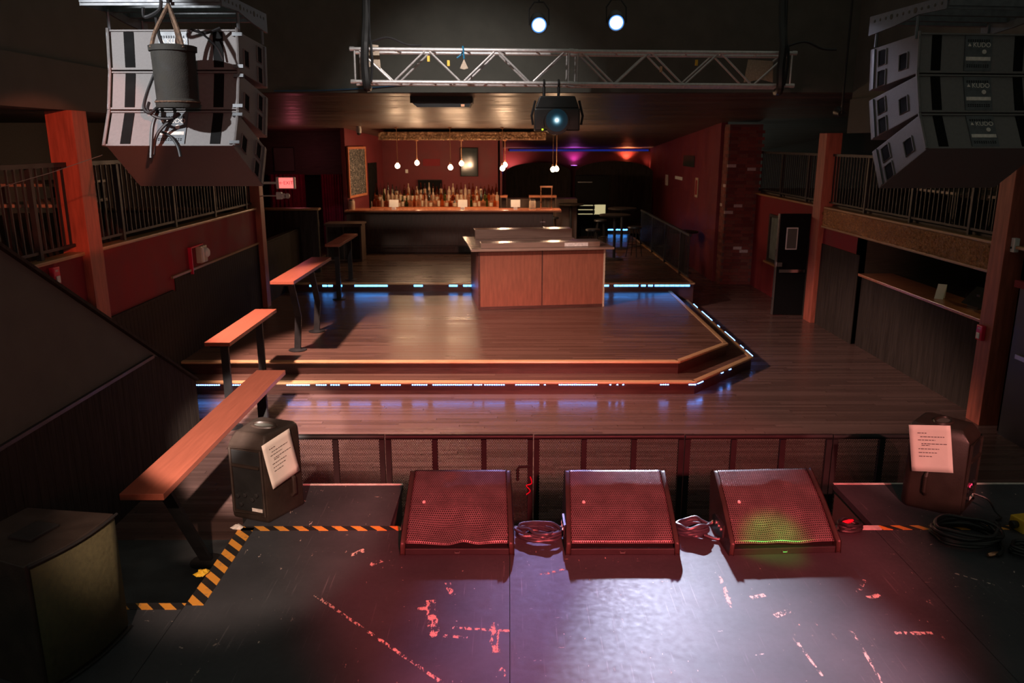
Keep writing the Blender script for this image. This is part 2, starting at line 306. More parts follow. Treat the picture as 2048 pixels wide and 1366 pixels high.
# ------------------------------------------------------------------ mesh helpers
class MB:
    def __init__(s): s.v = []; s.f = []
    def add(s, vv, ff):
        b = len(s.v); s.v += [Vector(x) for x in vv]; s.f += [[i + b for i in f] for f in ff]; return s
    def box(s, x0, x1, y0, y1, z0, z1):
        return s.add([(x0, y0, z0), (x1, y0, z0), (x1, y1, z0), (x0, y1, z0), (x0, y0, z1), (x1, y0, z1), (x1, y1, z1), (x0, y1, z1)],
                     [(0, 3, 2, 1), (4, 5, 6, 7), (0, 1, 5, 4), (1, 2, 6, 5), (2, 3, 7, 6), (3, 0, 4, 7)])
    def hexa(s, lo, hi):
        """eight corners: four below (ccw from above), four above"""
        return s.add(list(lo) + list(hi), [(0, 3, 2, 1), (4, 5, 6, 7), (0, 1, 5, 4), (1, 2, 6, 5), (2, 3, 7, 6), (3, 0, 4, 7)])
    def prism(s, poly, axis, a, b):
        """poly in the two other axes (in xyz order), swept from a to b along axis"""
        def mk(q, t):
            q = list(q); q.insert(axis, t); return q
        n = len(poly); vv = [mk(q, a) for q in poly] + [mk(q, b) for q in poly]
        ff = [list(range(n))[::-1], [n + i for i in range(n)]] + [(i, (i + 1) % n, n + (i + 1) % n, n + i) for i in range(n)]
        return s.add(vv, ff)
    def tube(s, pts, r, n=8, closed=False, caps=True):
        pts = [Vector(p) for p in pts]; m = len(pts); vv = []; up = None
        rs = r if isinstance(r, (list, tuple)) else [r] * m
        for i, p in enumerate(pts):
            if closed: d = pts[(i + 1) % m] - pts[i - 1]
            else: d = pts[min(i + 1, m - 1)] - pts[max(i - 1, 0)]
            d.normalize()
            if up is None: up = Vector((0, 0, 1)) if abs(d.z) < 0.9 else Vector((1, 0, 0))
            e = d.cross(up).normalized(); up = e.cross(d).normalized()
            for k in range(n):
                t = 2 * math.pi * k / n; vv.append(p + (e * math.cos(t) + up * math.sin(t)) * rs[i])
        ff = []
        for i in range(m if closed else m - 1):
            j = (i + 1) % m
            for k in range(n): ff.append((i * n + k, j * n + k, j * n + (k + 1) % n, i * n + (k + 1) % n))
        if not closed and caps: ff += [list(range(n)), [(m - 1) * n + k for k in range(n)][::-1]]
        return s.add(vv, ff)
    def lathe(s, prof, n=16, c=(0, 0, 0), caps=True):
        vv = []; m = len(prof)
        for r, z in prof:
            for k in range(n):
                t = 2 * math.pi * k / n; vv.append((c[0] + r * math.cos(t), c[1] + r * math.sin(t), c[2] + z))
        ff = [(i * n + k, i * n + (k + 1) % n, (i + 1) * n + (k + 1) % n, (i + 1) * n + k) for i in range(m - 1) for k in range(n)]
        if caps: ff += [list(range(n))[::-1], [(m - 1) * n + k for k in range(n)]]
        return s.add(vv, ff)
    def xf(s, mat): s.v = [mat @ p for p in s.v]; return s
    def build(s, name, mat, parent=None, loc=None, smooth=False, bevel=0, seg=2, world=False):
        """world: points are in room coordinates while the parent stands elsewhere"""
        if world and parent is not None:
            inv = wmat(parent).inverted(); s.v = [inv @ p for p in s.v]
        if loc is None and not world and parent is None:
            pass
        me = bpy.data.meshes.new(name); me.from_pydata([tuple(p) for p in s.v], [], s.f)
        if bevel:
            bm = bmesh.new(); bm.from_mesh(me)
            es = [e for e in bm.edges if len(e.link_faces) == 2 and e.calc_face_angle(0) > 0.5]
            bmesh.ops.bevel(bm, geom=es, offset=bevel, segments=seg, affect='EDGES', profile=0.6); bm.to_mesh(me); bm.free()
        bm = bmesh.new(); bm.from_mesh(me); bmesh.ops.recalc_face_normals(bm, faces=bm.faces); bm.to_mesh(me); bm.free()
        if smooth:
            for p in me.polygons: p.use_smooth = True
            me.set_sharp_from_angle(angle=R(38))
        if mat is not None: me.materials.append(M[mat] if isinstance(mat, str) else mat)
        o = bpy.data.objects.new(name, me); C.objects.link(o)
        if parent is not None: o.parent = parent
        if loc is not None: o.location = loc
        return o
def wmat(o):
    m = Matrix.LocRotScale(o.location, o.rotation_euler, o.scale)
    return wmat(o.parent) @ m if o.parent else m
def tag(o, label, cat, group=None):
    o['label'] = label; o['category'] = cat
    if group: o['group'] = group
    return o
def thing(name, label, cat, loc=(0, 0, 0), rz=0, group=None):
    o = bpy.data.objects.new(name, None); C.objects.link(o); o.location = loc; o.rotation_euler = (0, 0, rz)
    return tag(o, label, cat, group)
def struct(o, label=None):
    o['kind'] = 'structure'
    if label: o['label'] = label
    return o
def one(mb, name, mat, label, cat, base, group=None, **kw):
    """a thing that is one mesh, with its origin at base"""
    base = Vector(base); mb.v = [p - base for p in mb.v]
    return tag(mb.build(name, mat, loc=base, **kw), label, cat, group)
def dup(root, loc, rz=None, label=None, group=None, scale=None):
    r = root.copy(); C.objects.link(r); r.location = loc
    if rz is not None: r.rotation_euler = (0, 0, rz)
    if scale is not None: r.scale = scale
    if label: r['label'] = label
    if group: r['group'] = group
    for ch in list(root.children):
        c = ch.copy(); C.objects.link(c); c.parent = r
        for g in list(ch.children):
            d = g.copy(); C.objects.link(d); d.parent = c
    return r
def share(o, name, parent, loc, mat=None):
    """another object on the same mesh data"""
    c = o.copy(); C.objects.link(c); c.name = name; c.parent = parent; c.location = loc
    if mat is not None:
        c.material_slots[0].link = 'OBJECT'; c.material_slots[0].material = M[mat]
    return c
def text(body, size, mat, parent, loc, rot, name='lettering', depth=0.001):
    cu = bpy.data.curves.new(name, 'FONT'); cu.body = body; cu.size = size; cu.align_x = 'CENTER'; cu.align_y = 'CENTER'; cu.extrude = depth
    t = bpy.data.objects.new(name, cu); C.objects.link(t)
    dg = bpy.context.evaluated_depsgraph_get(); me = bpy.data.meshes.new_from_object(t.evaluated_get(dg)); bpy.data.objects.remove(t)
    me.materials.clear(); me.materials.append(M[mat]); o = bpy.data.objects.new(name, me); C.objects.link(o)
    o.parent = parent; o.location = loc; o.rotation_euler = rot
    return o
def spline(pts, sub=6, closed=False):
    """Catmull-Rom through pts"""
    P = [Vector(p) for p in pts]; n = len(P); out = []
    rng = range(n if closed else n - 1)
    for i in rng:
        if closed: a, b, c, d = P[i - 1], P[i], P[(i + 1) % n], P[(i + 2) % n]
        else: a, b, c, d = P[max(i - 1, 0)], P[i], P[i + 1], P[min(i + 2, n - 1)]
        for k in range(sub):
            t = k / sub
            out.append(0.5 * ((2 * b) + (c - a) * t + (2 * a - 5 * b + 4 * c - d) * t * t + (3 * b - a - 3 * c + d) * t ** 3))
    if not closed: out.append(P[-1])
    return out

# ================================================================== the setting
XL, XR = -4.55, 5.75
ZS, Z1, Z2, Z3 = 1.2, 0.18, 0.36, 0.53           # stage, step, platform, rear floor
def S(mb, name, mat, **kw): return struct(mb.build(name, mat, **kw))
S(MB().box(XL - 0.1, 8.2, 4.0, 31, -0.12, 0), 'floor', 'dance')
# --- platform with two steps, mitred corner on the right
def ring(front, c1, c2, back, z):
    a = at_z(*c1, z); b = at_z(*c2, z)
    return [(XL, front), (a.x, front), (b.x, b.y), (b.x, back), (XL, back)]
YF1 = at_z(1000, 763, Z1).y; YF2 = at_z(1000, 722, Z2).y; YR = at_z(1000, 566, Z3).y
poly1 = ring(YF1, (1390, 763), (1503, 713), YR, Z1); poly2 = ring(YF2, (1357, 722), (1453, 686), YR, Z2)
S(MB().prism(poly1, 2, 0, Z1 - 0.03), 'floor_step', 'riser'); S(MB().prism(poly1, 2, Z1 - 0.03, Z1 - 0.004), 'floor_step_tread', 'plat')
S(MB().prism(poly2, 2, 0.1, Z2 - 0.03), 'floor_platform', 'riser'); S(MB().prism(poly2, 2, Z2 - 0.03, Z2 - 0.004), 'floor_platform_top', 'plat')
XRR = at_z(1389, 567, Z3).x
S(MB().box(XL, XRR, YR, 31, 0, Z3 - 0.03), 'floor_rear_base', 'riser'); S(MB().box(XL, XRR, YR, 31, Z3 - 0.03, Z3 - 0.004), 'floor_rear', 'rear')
def nosing(pts, z, name):
    """rounded oak nosing along an open line of floor points"""
    t = struct(thing(name, 'rounded oak nosing on the step edge', 'trim')); del t['category']
    for a, b in zip(pts, pts[1:]):
        a = Vector((*a, 0)); b = Vector((*b, 0)); d = (b - a).normalized(); n = Vector((d.y, -d.x, 0))
        prof = [(-0.05, -0.002), (-0.05, 0.004), (0.012, 0.004), (0.026, -0.004), (0.030, -0.018), (0.024, -0.032), (0.008, -0.036), (0.0, -0.036)]
        ca, cb = [a + n * u + Vector((0, 0, z + v)) for u, v in prof], [b + n * u + Vector((0, 0, z + v)) for u, v in prof]
        k = len(prof); MB().add(ca + cb, [list(range(k)), [k + i for i in range(k)][::-1]] + [(i, (i + 1) % k, k + (i + 1) % k, k + i) for i in range(k)]).build('nosing_strip', 'nosing', t, smooth=True)
    return t
nosing(poly1[:4], Z1, 'trim_1'); nosing(poly2[:4], Z2, 'trim_2'); nosing([(XL, YR), (XRR, YR), (XRR, 24)], Z3, 'trim_3')

# --- stage deck: panels with hairline seams; the front left corner is cut back
YS = at_z(1000, 1052, ZS).y; XC = at_z(478, 1056, ZS).x; YC = at_z(345, 1206, ZS).y
st = struct(thing('floor_stage', 'scuffed black painted plywood stage deck', 'floor')); del st['category']
g = 0.0015
for x0, x1 in ((XC, 0.0), (0.0, 2.04), (2.04, 4.08), (4.08, XR)):
    for y0, y1 in ((-3.0, 1.64), (1.64, YS)):
        MB().box(x0 + g, x1 - g, y0 + g, y1 - g, ZS - 0.03, ZS).build('deck_panel', 'stage', st)
MB().box(XL, XC - g, 1.64 + g, YC, ZS - 0.03, ZS).build('deck_panel', 'stage', st); MB().box(XL, XC - g, -3, 1.64 - g, ZS - 0.03, ZS).build('deck_panel', 'stage', st)
S(MB().box(XL, XC, YC - 0.02, YC - 0.001, 0, ZS - 0.031), 'wall_stage_left', 'black'); S(MB().box(XC + 0.001, XC + 0.02, YC, YS - 0.005, 0, ZS - 0.031), 'wall_stage_corner', 'black')
S(MB().box(XC + 0.02, XR, YS - 0.02, YS - 0.005, 0, ZS - 0.031), 'wall_stage_front', 'black')
# --- main ceiling, ceiling over the rear, upper walls
cb = struct(thing('ceiling', 'exposed black roof beams over the hall', 'ceiling')); del cb['category']
for yb_ in (6.6, 8.9, 11.45, 13.7): MB().box(-9, 9.5, yb_ - .12, yb_ + .12, 6.18, 6.4).build('roof_beam', 'black', cb)
ZA, ZB, YA, YB = 4.10, 3.09, 14.0, 29.0
S(MB().prism([(YA, ZA), (YB + 1, ZB - 0.067), (YB + 1, ZB + 0.1), (YA, ZA + 0.12)], 0, -9, 9.5), 'ceiling_rear', 'ceil_wood')
S(MB().box(-9, 9.5, YA - 0.06, YA, ZA + 0.01, 6.2), 'wall_ceiling_step', 'black')
# --- left side: low red wall with stained wainscot, mezzanine behind
wl = S(MB().box(XL - 0.12, XL, 4.0, 14.6, 0, 2.13), 'wall_left', 'redwall'); S(MB().box(XL - 0.12, XL, 14.6, 19.2, 0, 1.5), 'wall_left_low', 'wainscot')
board = MB().box(0, 0.012, 0.002, 0.098, 0, 1).build('wainscot_board', 'wainscot', wl, loc=(XL, 4.0, 0))
board.scale = (1, 1, 1.34)
y = 4.1
while y < 19.1:
    b = share(board, 'wainscot_board', wl, (XL, y, 0)); b.scale = (1, 1, 1.34 if y < 10.6 else 1.52 if y < 14.6 else 1.47); y += 0.1
tl = struct(thing('trim_4', 'stained wainscot cap on the left wall', 'trim')); del tl['category']
MB().box(XL, XL + 0.03, 4.0, 10.6, 1.34, 1.37).build('wainscot_cap', 'wainscot', tl); MB().box(XL, XL + 0.03, 10.6, 14.4, 1.52, 1.55).build('wainscot_cap', 'capwood', tl)
tc = struct(thing('trim_5', 'varnished oak cap rail on the left mezzanine wall', 'trim')); del tc['category']
MB().box(XL - 0.14, XL + 0.03, 4.0, 14.45, 2.13, 2.17).build('cap_rail', 'capwood', tc, bevel=0.012)
S(MB().box(-9, XL - 0.12, 4, 14.6, 1.9, 2.05), 'floor_mezzanine_left', 'mezzwood'); S(MB().box(-9, XL - 0.12, 14.6, 24, 0.3, Z3), 'floor_entry_left', 'rear'); S(MB().box(-9, XL - 0.12, 14.6, 14.7, Z3, 2.05), 'wall_mezzanine_end', 'black'); S(MB().box(-9.1, -9, 2, 31, 0, 6.3), 'wall_mezzanine_left', 'mezzwood')
S(MB().box(-9, XL + 0.03, 2, YA - 0.06, 3.62, 4.10), 'wall_soffit_left', 'black'); S(MB().box(XL - 0.05, XL, 2, YA - 0.06, 4.10, 6.2), 'wall_upper_left', 'black')
# --- right side
wr = struct(thing('wall_right', 'dark red right wall below the mezzanine', 'wall')); del wr['category']
MB().box(XR, XR + 0.12, 3, 8.85, 0, 2.13).build('wall_panel', 'redwall', wr); MB().box(XR, XR + 0.12, 13.05, 19.0, 0, 2.13).build('wall_panel', 'redwall', wr); MB().box(XR - .012, XR, 13.0, 16.4, 0, 1.5).build('wainscot_panel', 'wainscot', wr)
MB().box(XR, XR + 0.12, 9.3, 13.05, 1.84, 2.13).build('wall_panel', 'redwall', wr)
MB().box(7.6, 7.7, 8.6, 13.4, 0, 2.1).build('niche_back', 'mezzwood', wr); MB().box(XR, 7.6, 13.05, 13.15, 0, 2.1).build('niche_side', 'mezzwood', wr); MB().box(XR, 7.6, 8.75, 8.85, 0, 2.1).build('niche_side', 'mezzwood', wr)
S(MB().box(XR + 0.12, 9.3, 3, 20, 2.13, 2.2), 'floor_mezzanine_right', 'mezzwood'); S(MB().box(9.3, 9.4, 2, 31, 0, 6.3), 'wall_mezzanine_right', 'mezzwood')
S(MB().box(XR - 0.03, 9.3, 2, YA - 0.06, 3.45, 4.0), 'wall_soffit_right', 'black'); S(MB().box(XR, XR + 0.05, 2, YA - 0.06, 4.0, 6.2), 'wall_upper_right', 'black')
tr = struct(thing('trim_6', 'varnished oak cap rail on the right mezzanine wall', 'trim')); del tr['category']
MB().box(XR - 0.05, XR + 0.14, 9.3, 14.6, 2.13, 2.17).build('cap_rail', 'capwood', tr, bevel=0.012); MB().box(XR - 0.05, XR + 0.14, 15.0, 18.8, 2.13, 2.17).build('cap_rail', 'capwood', tr, bevel=0.012)
MB().box(XR - 0.05, XR + 0.14, 4, 8.95, 2.13, 2.17).build('cap_rail', 'capwood', tr, bevel=0.012)
# --- rear walls
S(MB().box(-4.8, -0.28, 24.0, 24.15, 0.5, 3.5), 'wall_back_bar', 'barred'); S(MB().box(-0.34, -0.22, 24.0, 29, 0.5, 3.5), 'wall_back_return', 'barred')
S(MB().box(-0.3, 5.2, YB - 0.1, YB, 0, 3.2), 'wall_back', 'barred'); S(MB().box(4.95, 5.1, 19.25, YB, 0, 3.9), 'wall_back_right', 'barred')
S(MB().box(-9, -4.7, 24.0, 24.15, 0, 3.6), 'wall_back_left', 'mezzwood')

# --- timber columns
def column(name, x0, x1, y0, y1, z0, z1, label): return one(MB().box(x0, x1, y0, y1, z0, z1), name, 'column', label, 'column', ((x0 + x1) / 2, (y0 + y1) / 2, z0), bevel=0.006)
for o in (column('timber_column', XL - 0.20, XL + 0.08, 8.47, 8.76, 0, 3.62, 'rough timber column rising from the red wall by the stage stairs'),
          column('timber_column', XL - 0.14, XL + 0.10, 14.4, 14.62, 0, 3.9, 'slim timber column where the red wall ends near the bar'),
          column('timber_column', XR - 0.12, XR + 0.16, 9.02, 9.3, 0, 3.46, 'timber column carrying the red fire alarm beside the service niche'),
          column('timber_column', XR - 0.10, XR + 0.18, 14.62, 14.98, 0, 3.46, 'timber column between the gold tin band and the open door')):
    o['kind'] = 'structure'
# --- brick pier: every brick its own piece
bp = struct(thing('column_brick', 'red brick pier with a few whitewashed bricks', 'column', (5.4, 19.05, 0))); del bp['category']
X0, X1, Y0, Y1, BH, BL, BD = 5.03, 5.80, 18.80, 19.28, 0.076, 0.205, 0.1
MB().box(X0 + 0.006, X1 - 0.006, Y0 + 0.006, Y1 - 0.006, 0, 3.7).build('core', 'mortar', bp, world=True)
bkx = MB().box(-BL / 2 + .004, BL / 2 - .004, 0, 0.05, 0.004, BH - .004).build('brick', 'brick0', bp, loc=(X0 + BL / 2 - 5.4, Y0 - 19.05, 0)); bky = MB().box(0, 0.05, -BL / 2 + .004, BL / 2 - .004, 0.004, BH - .004).build('brick', 'brick1', bp, loc=(X0 - 5.4, Y0 + BL / 2 + 0.05 - 19.05, 0))
pale = {(11, 1), (36, 0), (35, 2), (24, 1), (22, 0), (10, 2)}
for r in range(48):
    off = (r % 2) * BL / 2; x = X0 + BL / 2 + off * 0.5
    for k in range(4):
        if x + BL / 2 > X1 + 0.06: break
        if not (r == 0 and k == 0):
            share(bkx, 'brick', bp, (x - 5.4, Y0 - 19.05 - random.random() * 0.006, r * BH), 'brickpale' if (r, k) in pale else 'brick%d' % random.randrange(4))
        x += BL
    y = Y0 + 0.05 + BL / 2 + off * 0.4
    for k in range(2):
        if not (r == 0 and k == 0): share(bky, 'brick', bp, (X0 - 5.4 - random.random() * 0.004, y - 19.05, r * BH), 'brickpale' if (r * 7 + k) % 41 == 5 else 'brick%d' % random.randrange(4))
        y += BL

# --- stair knee wall on the left: boards below stage height, black above, sloping cap
XK = -3.5
kw = struct(thing('wall_stair', 'boarded knee wall of the stage stairs with sloping cap', 'wall', (XK, 7, 0))); del kw['category']
A = at_x(0, 497, XK); B = at_x(392, 763, XK); sl = (B.z - A.z) / (B.y - A.y); zt = lambda y: B.z + (y - B.y) * sl
y0k = 3.6
MB().prism([(y0k, 0), (B.y, 0), (B.y, B.z), (y0k, zt(y0k))], 0, XK - 0.12, XK - 0.01).build('core', 'black', kw, world=True)
y = y0k
while y < B.y - 0.01:
    y1 = min(y + 0.1, B.y); MB().prism([(y + .002, 0), (y1 - .002, 0), (y1 - .002, min(1.25, zt(y1))), (y + .002, min(1.25, zt(y)))], 0, XK - 0.011, XK).build('board', 'wainscot', kw, world=True); y += 0.1
MB().box(XK - 0.01, XK + 0.02, y0k, 7.55, 1.25, 1.28).build('rail', 'blacksatin', kw, world=True)
MB().prism([(y0k, zt(y0k)), (B.y + 0.02, B.z), (B.y + 0.02, B.z + 0.03), (y0k, zt(y0k) + 0.03)], 0, XK - 0.14, XK + 0.025).build('cap', 'wainscot', kw, world=True)
# --- half wall, curtain wall and chalkboard wall at the far left
S(MB().box(-9, -4.16, 17.4, 17.52, Z3, 1.88), 'wall_half', 'wainscot'); S(MB().box(-9, -4.12, 17.34, 17.58, 1.88, 1.92), 'trim_7', 'capwood')
S(MB().box(-9, -4.0, 21.9, 22.0, 2.45, 3.8), 'wall_curtain_head', 'mezzwood')
p0 = at_y(690, 300, 20.7); p1 = at_y(765, 305, 23.9)
S(MB().prism([(p0.x, p0.y), (p1.x, p1.y), (p1.x - 0.1, p1.y + 0.02), (p0.x - 0.1, p0.y)], 2, Z3, 3.7), 'wall_chalkboard', 'barred')
# door and window in the right wall
dw = struct(thing('window_1', 'black framed window with dim greenish glass', 'window', (XR, 17.0, 0.8))); del dw['category']
MB().box(XR - 0.012, XR, 16.5, 17.55, 0.82, 1.72).build('glass_pane', 'windowglass', dw, world=True)
for a in ((16.42, 16.5, .76, 1.78), (17.55, 17.63, .76, 1.78), (16.5, 17.55, .76, .82), (16.5, 17.55, 1.72, 1.78)): MB().box(XR - 0.04, XR, *a).build('window_frame', 'blacksatin', dw, world=True)
MB().box(XR - 0.1, XR, 16.4, 17.65, 0.72, 0.76).build('window_sill', 'capwood', dw, world=True)
d1 = struct(thing('door_1', 'dark door in the right wall by the stage', 'door', (XR, 8, 0))); del d1['category']
MB().box(XR - 0.05, XR, 7.55, 8.75, 0, 1.72).build('door_leaf', 'blacksatin', d1, world=True); MB().box(XR - 0.06, XR, 7.45, 7.55, 0, 1.8).build('door_frame', 'redwall', d1, world=True); MB().box(XR - 0.06, XR, 7.45, 8.85, 1.72, 1.8).build('door_frame', 'redwall', d1, world=True)
MB().box(XR - 0.09, XR - 0.05, 7.7, 8.6, 0.95, 1.0).build('push_bar', 'steel', d1, world=True)
d2 = struct(thing('door_2', 'open black door leaf with chrome edge and framed notice', 'door', (5.45, 15.3, 0))); del d2['category']
MB().box(5.16, XR, 15.28, 15.33, 0.02, 1.98).build('door_leaf', 'void', d2, world=True); MB().box(5.14, 5.16, 15.27, 15.34, 0.02, 1.98).build('door_edge', 'steel', d2, world=True)
MB().box(5.2, 5.7, 15.22, 15.26, 0.86, 0.92).build('push_bar', 'chrome', d2, world=True); MB().box(5.15, 5.24, 15.20, 15.28, 0.98, 1.06).build('latch', 'chrome', d2, world=True)
MB().box(5.30, 5.52, 15.27, 15.28, 1.30, 1.72).build('notice_frame', 'whiteplastic', d2, world=True); MB().box(5.32, 5.50, 15.262, 15.272, 1.32, 1.70).build('notice', 'black', d2, world=True)
d3 = struct(thing('door_3', 'dark narrow doorway in the chalkboard side of the bar', 'door', (-4.0, 23.4, Z3))); del d3['category']
q0 = p0.lerp(p1, .55); q1 = p0.lerp(p1, .78)
MB().prism([(q0.x + .01, q0.y), (q1.x + .01, q1.y), (q1.x + .03, q1.y), (q0.x + .03, q0.y)], 2, Z3, 2.75).build('door_leaf', 'void', d3, world=True)

# ================================================================== stage front: wedges, side speakers, ledges, barricade
def wedge(loc, rz, label, dents):
    t = thing('floor_monitor', label, 'speaker', loc, rz, None)
    W, Wt = 0.30, 0.282
    prof = [(0, 0), (0.34, 0), (0.425, 0.285), (0.40, 0.305), (0.375, 0.302), (0.20, 0.205), (0.03, 0.088), (0.0, 0.066)]
    for sx in (-1, 1):                               # cheeks, leaning in a little towards the top
        n = len(prof); f = lambda y, z, k: (sx * (W - (W - Wt) * z / 0.3 - k), y, z)
        MB().add([f(y, z, 0) for y, z in prof] + [f(y, z, 0.026) for y, z in prof], [list(range(n)), [n + i for i in range(n)][::-1]] + [(i, (i + 1) % n, n + (i + 1) % n, n + i) for i in range(n)]).build('side_cheek', 'plastic', t, bevel=0.008, smooth=True)
    b = [(0.030, 0.0), (0.335, 0), (0.415, 0.28), (0.36, 0.265), (0.06, 0.06), (0.030, 0.03)]
    MB().prism(b, 0, -W + 0.03, W - 0.03).build('cabinet', 'void', t)
    MB().prism([(0.0, 0.0), (0.02, 0), (0.02, 0.036), (0.0, 0.036)], 0, -W + 0.027, W - 0.027).build('front_lip', 'blacksatin', t, bevel=0.004)
    # grille: gently bowed perforated sheet with its own dents
    nx, ny = 36, 26; vv = []; g = MB()
    for j in range(ny + 1):
        s = j / ny; y0 = 0.018 + 0.392 * s; z0 = 0.058 + 0.246 * s + 0.030 * math.sin(math.pi * s)
        for i in range(nx + 1):
            x = (-1 + 2 * i / nx) * (0.272 - 0.016 * s); dz = 0
            for dx, ds, rr, dp in dents: dz -= dp * math.exp(-(((x - dx) / rr) ** 2 + ((s - ds) * 0.42 / rr) ** 2))
            vv.append((x, y0, z0 + dz))
    ff = [(j * (nx + 1) + i, j * (nx + 1) + i + 1, (j + 1) * (nx + 1) + i + 1, (j + 1) * (nx + 1) + i) for j in range(ny) for i in range(nx)]
    g.add(vv, ff); go = g.build('grille', 'grille', t, smooth=True)
    m = go.modifiers.new('thick', 'SOLIDIFY'); m.thickness = 0.003; m.offset = -1
    MB().lathe([(0.009, 0), (0.009, 0.004), (0.006, 0.006)], 10).xf(Matrix.Translation((-0.19, 0.20, 0.206)) @ Matrix.Rotation(R(33), 4, 'X')).build('badge', 'tapewhite', t)
    MB().tube([(-0.012, -0.003, 0.022), (-0.012, -0.004, 0.014), (0.012, -0.004, 0.014), (0.012, -0.003, 0.022)], 0.002, 5).build('logo', 'steel', t)
    MB().box(-W - 0.004, -W + 0.01, 0.10, 0.24, 0.05, 0.12).build('connector_plate', 'blacksatin', t)
    for y in (0.13, 0.17, 0.21): MB().lathe([(0.012, 0), (0.012, 0.006)], 8).xf(Matrix.Translation((-W - 0.004, y, 0.085)) @ Matrix.Rotation(R(-90), 4, 'Y')).build('socket', 'steel', t)
    return t
def front(xa, xb, y): a = at_z(xa, y, ZS); b = at_z(xb, y, ZS); return (a + b) / 2
wedge(front(800, 1029, 1110), 0.0, 'black floor monitor whose red-lit grille is dented along the bottom', [(-0.05, .16, .09, .020), (0.03, .02, .05, -.015), (0.1, .1, .06, .012), (-0.16, .2, .07, .008), (-0.06, .85, .03, .010)])
wedge(front(1128, 1362, 1110), 0.0, 'black floor monitor with a smooth undented grille, between two cable coils', [(0.05, .5, .15, .004)])
wedge(front(1452, 1686, 1108), R(3), 'black floor monitor with green light on its scuffed grille, beside the bare deck', [(0.06, .62, .04, .012), (0.07, .35, .05, .010), (-0.1, .15, .06, .012), (0.08, .12, .07, .014)])

# ledges in front of the stage, one on each side
for nm, x0, x1, lab in (('stage_ledge', XC, at_z(806, 965, ZS).x, 'low black ledge in front of the stage beside the knee wall stairs'), ('stage_ledge', at_z(1668, 965, ZS).x, XR - 0.02, 'long dark ledge in front of the stage on the niche side')):
    t = thing(nm, lab, 'ledge', ((x0 + x1) / 2, 4.4, 0)); ya, yb = YS + 0.012, at_z(1000, 965, ZS).y
    MB().box(x0, x1, ya, yb, ZS - 0.05, ZS - 0.012).build('ledge_top', 'stage', t, world=True); MB().box(x0 + .01, x1 - .01, ya + .01, yb - .01, 0, ZS - 0.05).build('ledge_body', 'black', t, world=True)
    MB().box(x0, x1, yb - 0.012, yb + 0.006, ZS - 0.012, ZS - 0.008).build('edge_tape', 'tapewhite', t, world=True)

def sheet(parent, cx, cz, w, h, rot, xface, sgn, curl=0.012):
    """notice sheet on a side face: slightly curled, lines of print; local y across, z up"""
    n = 8; vv = []; c, s_ = math.cos(rot), math.sin(rot)
    def pt(a, b, lift=0.0):
        y = cx + a * c - b * s_; z = cz + a * s_ + b * c
        u = (b / h) + 0.5
        return (xface + sgn * (0.004 + lift + curl * (1 - u) ** 2 + 0.35 * curl * (a / w + 0.5) ** 2), y, z)
    for j in range(n + 1):
        for i in range(n + 1): vv.append(pt((i / n - 0.5) * w, (j / n - 0.5) * h))
    o = MB().add(vv, [(j * (n + 1) + i, j * (n + 1) + i + 1, (j + 1) * (n + 1) + i + 1, (j + 1) * (n + 1) + i) for j in range(n) for i in range(n)]).build('notice_sheet', 'paper', parent, smooth=True)
    m = o.modifiers.new('thick', 'SOLIDIFY'); m.thickness = 0.0008
    ink = MB()
    for b, a0, a1 in ((.32, -.30, -.08), (.24, -.24, .34), (.17, -.30, .12), (.09, -.22, .40), (.055, -.22, -.02), (-.02, -.30, .20), (-.10, -.30, .14), (-.18, -.30, .02)):
        a = a0
        if sgn < 0: pass
        while a < a1:
            l = random.uniform(.04, .09); q = [pt(a * w, b * h, .0012), pt(min(a + l, a1) * w, b * h, .0012), pt(min(a + l, a1) * w, (b + .016) * h, .0012), pt(a * w, (b + .016) * h, .0012)]
            if sgn < 0: q = [pt(-x * w, bb * h, .0012) for x, bb in ((a, b), (min(a + l, a1), b), (min(a + l, a1), b + .016), (a, b + .016))]
            ink.add(q, [(0, 1, 2, 3)]); a += l + .015
    ink.build('printed_lines', 'ink', o)
    return o
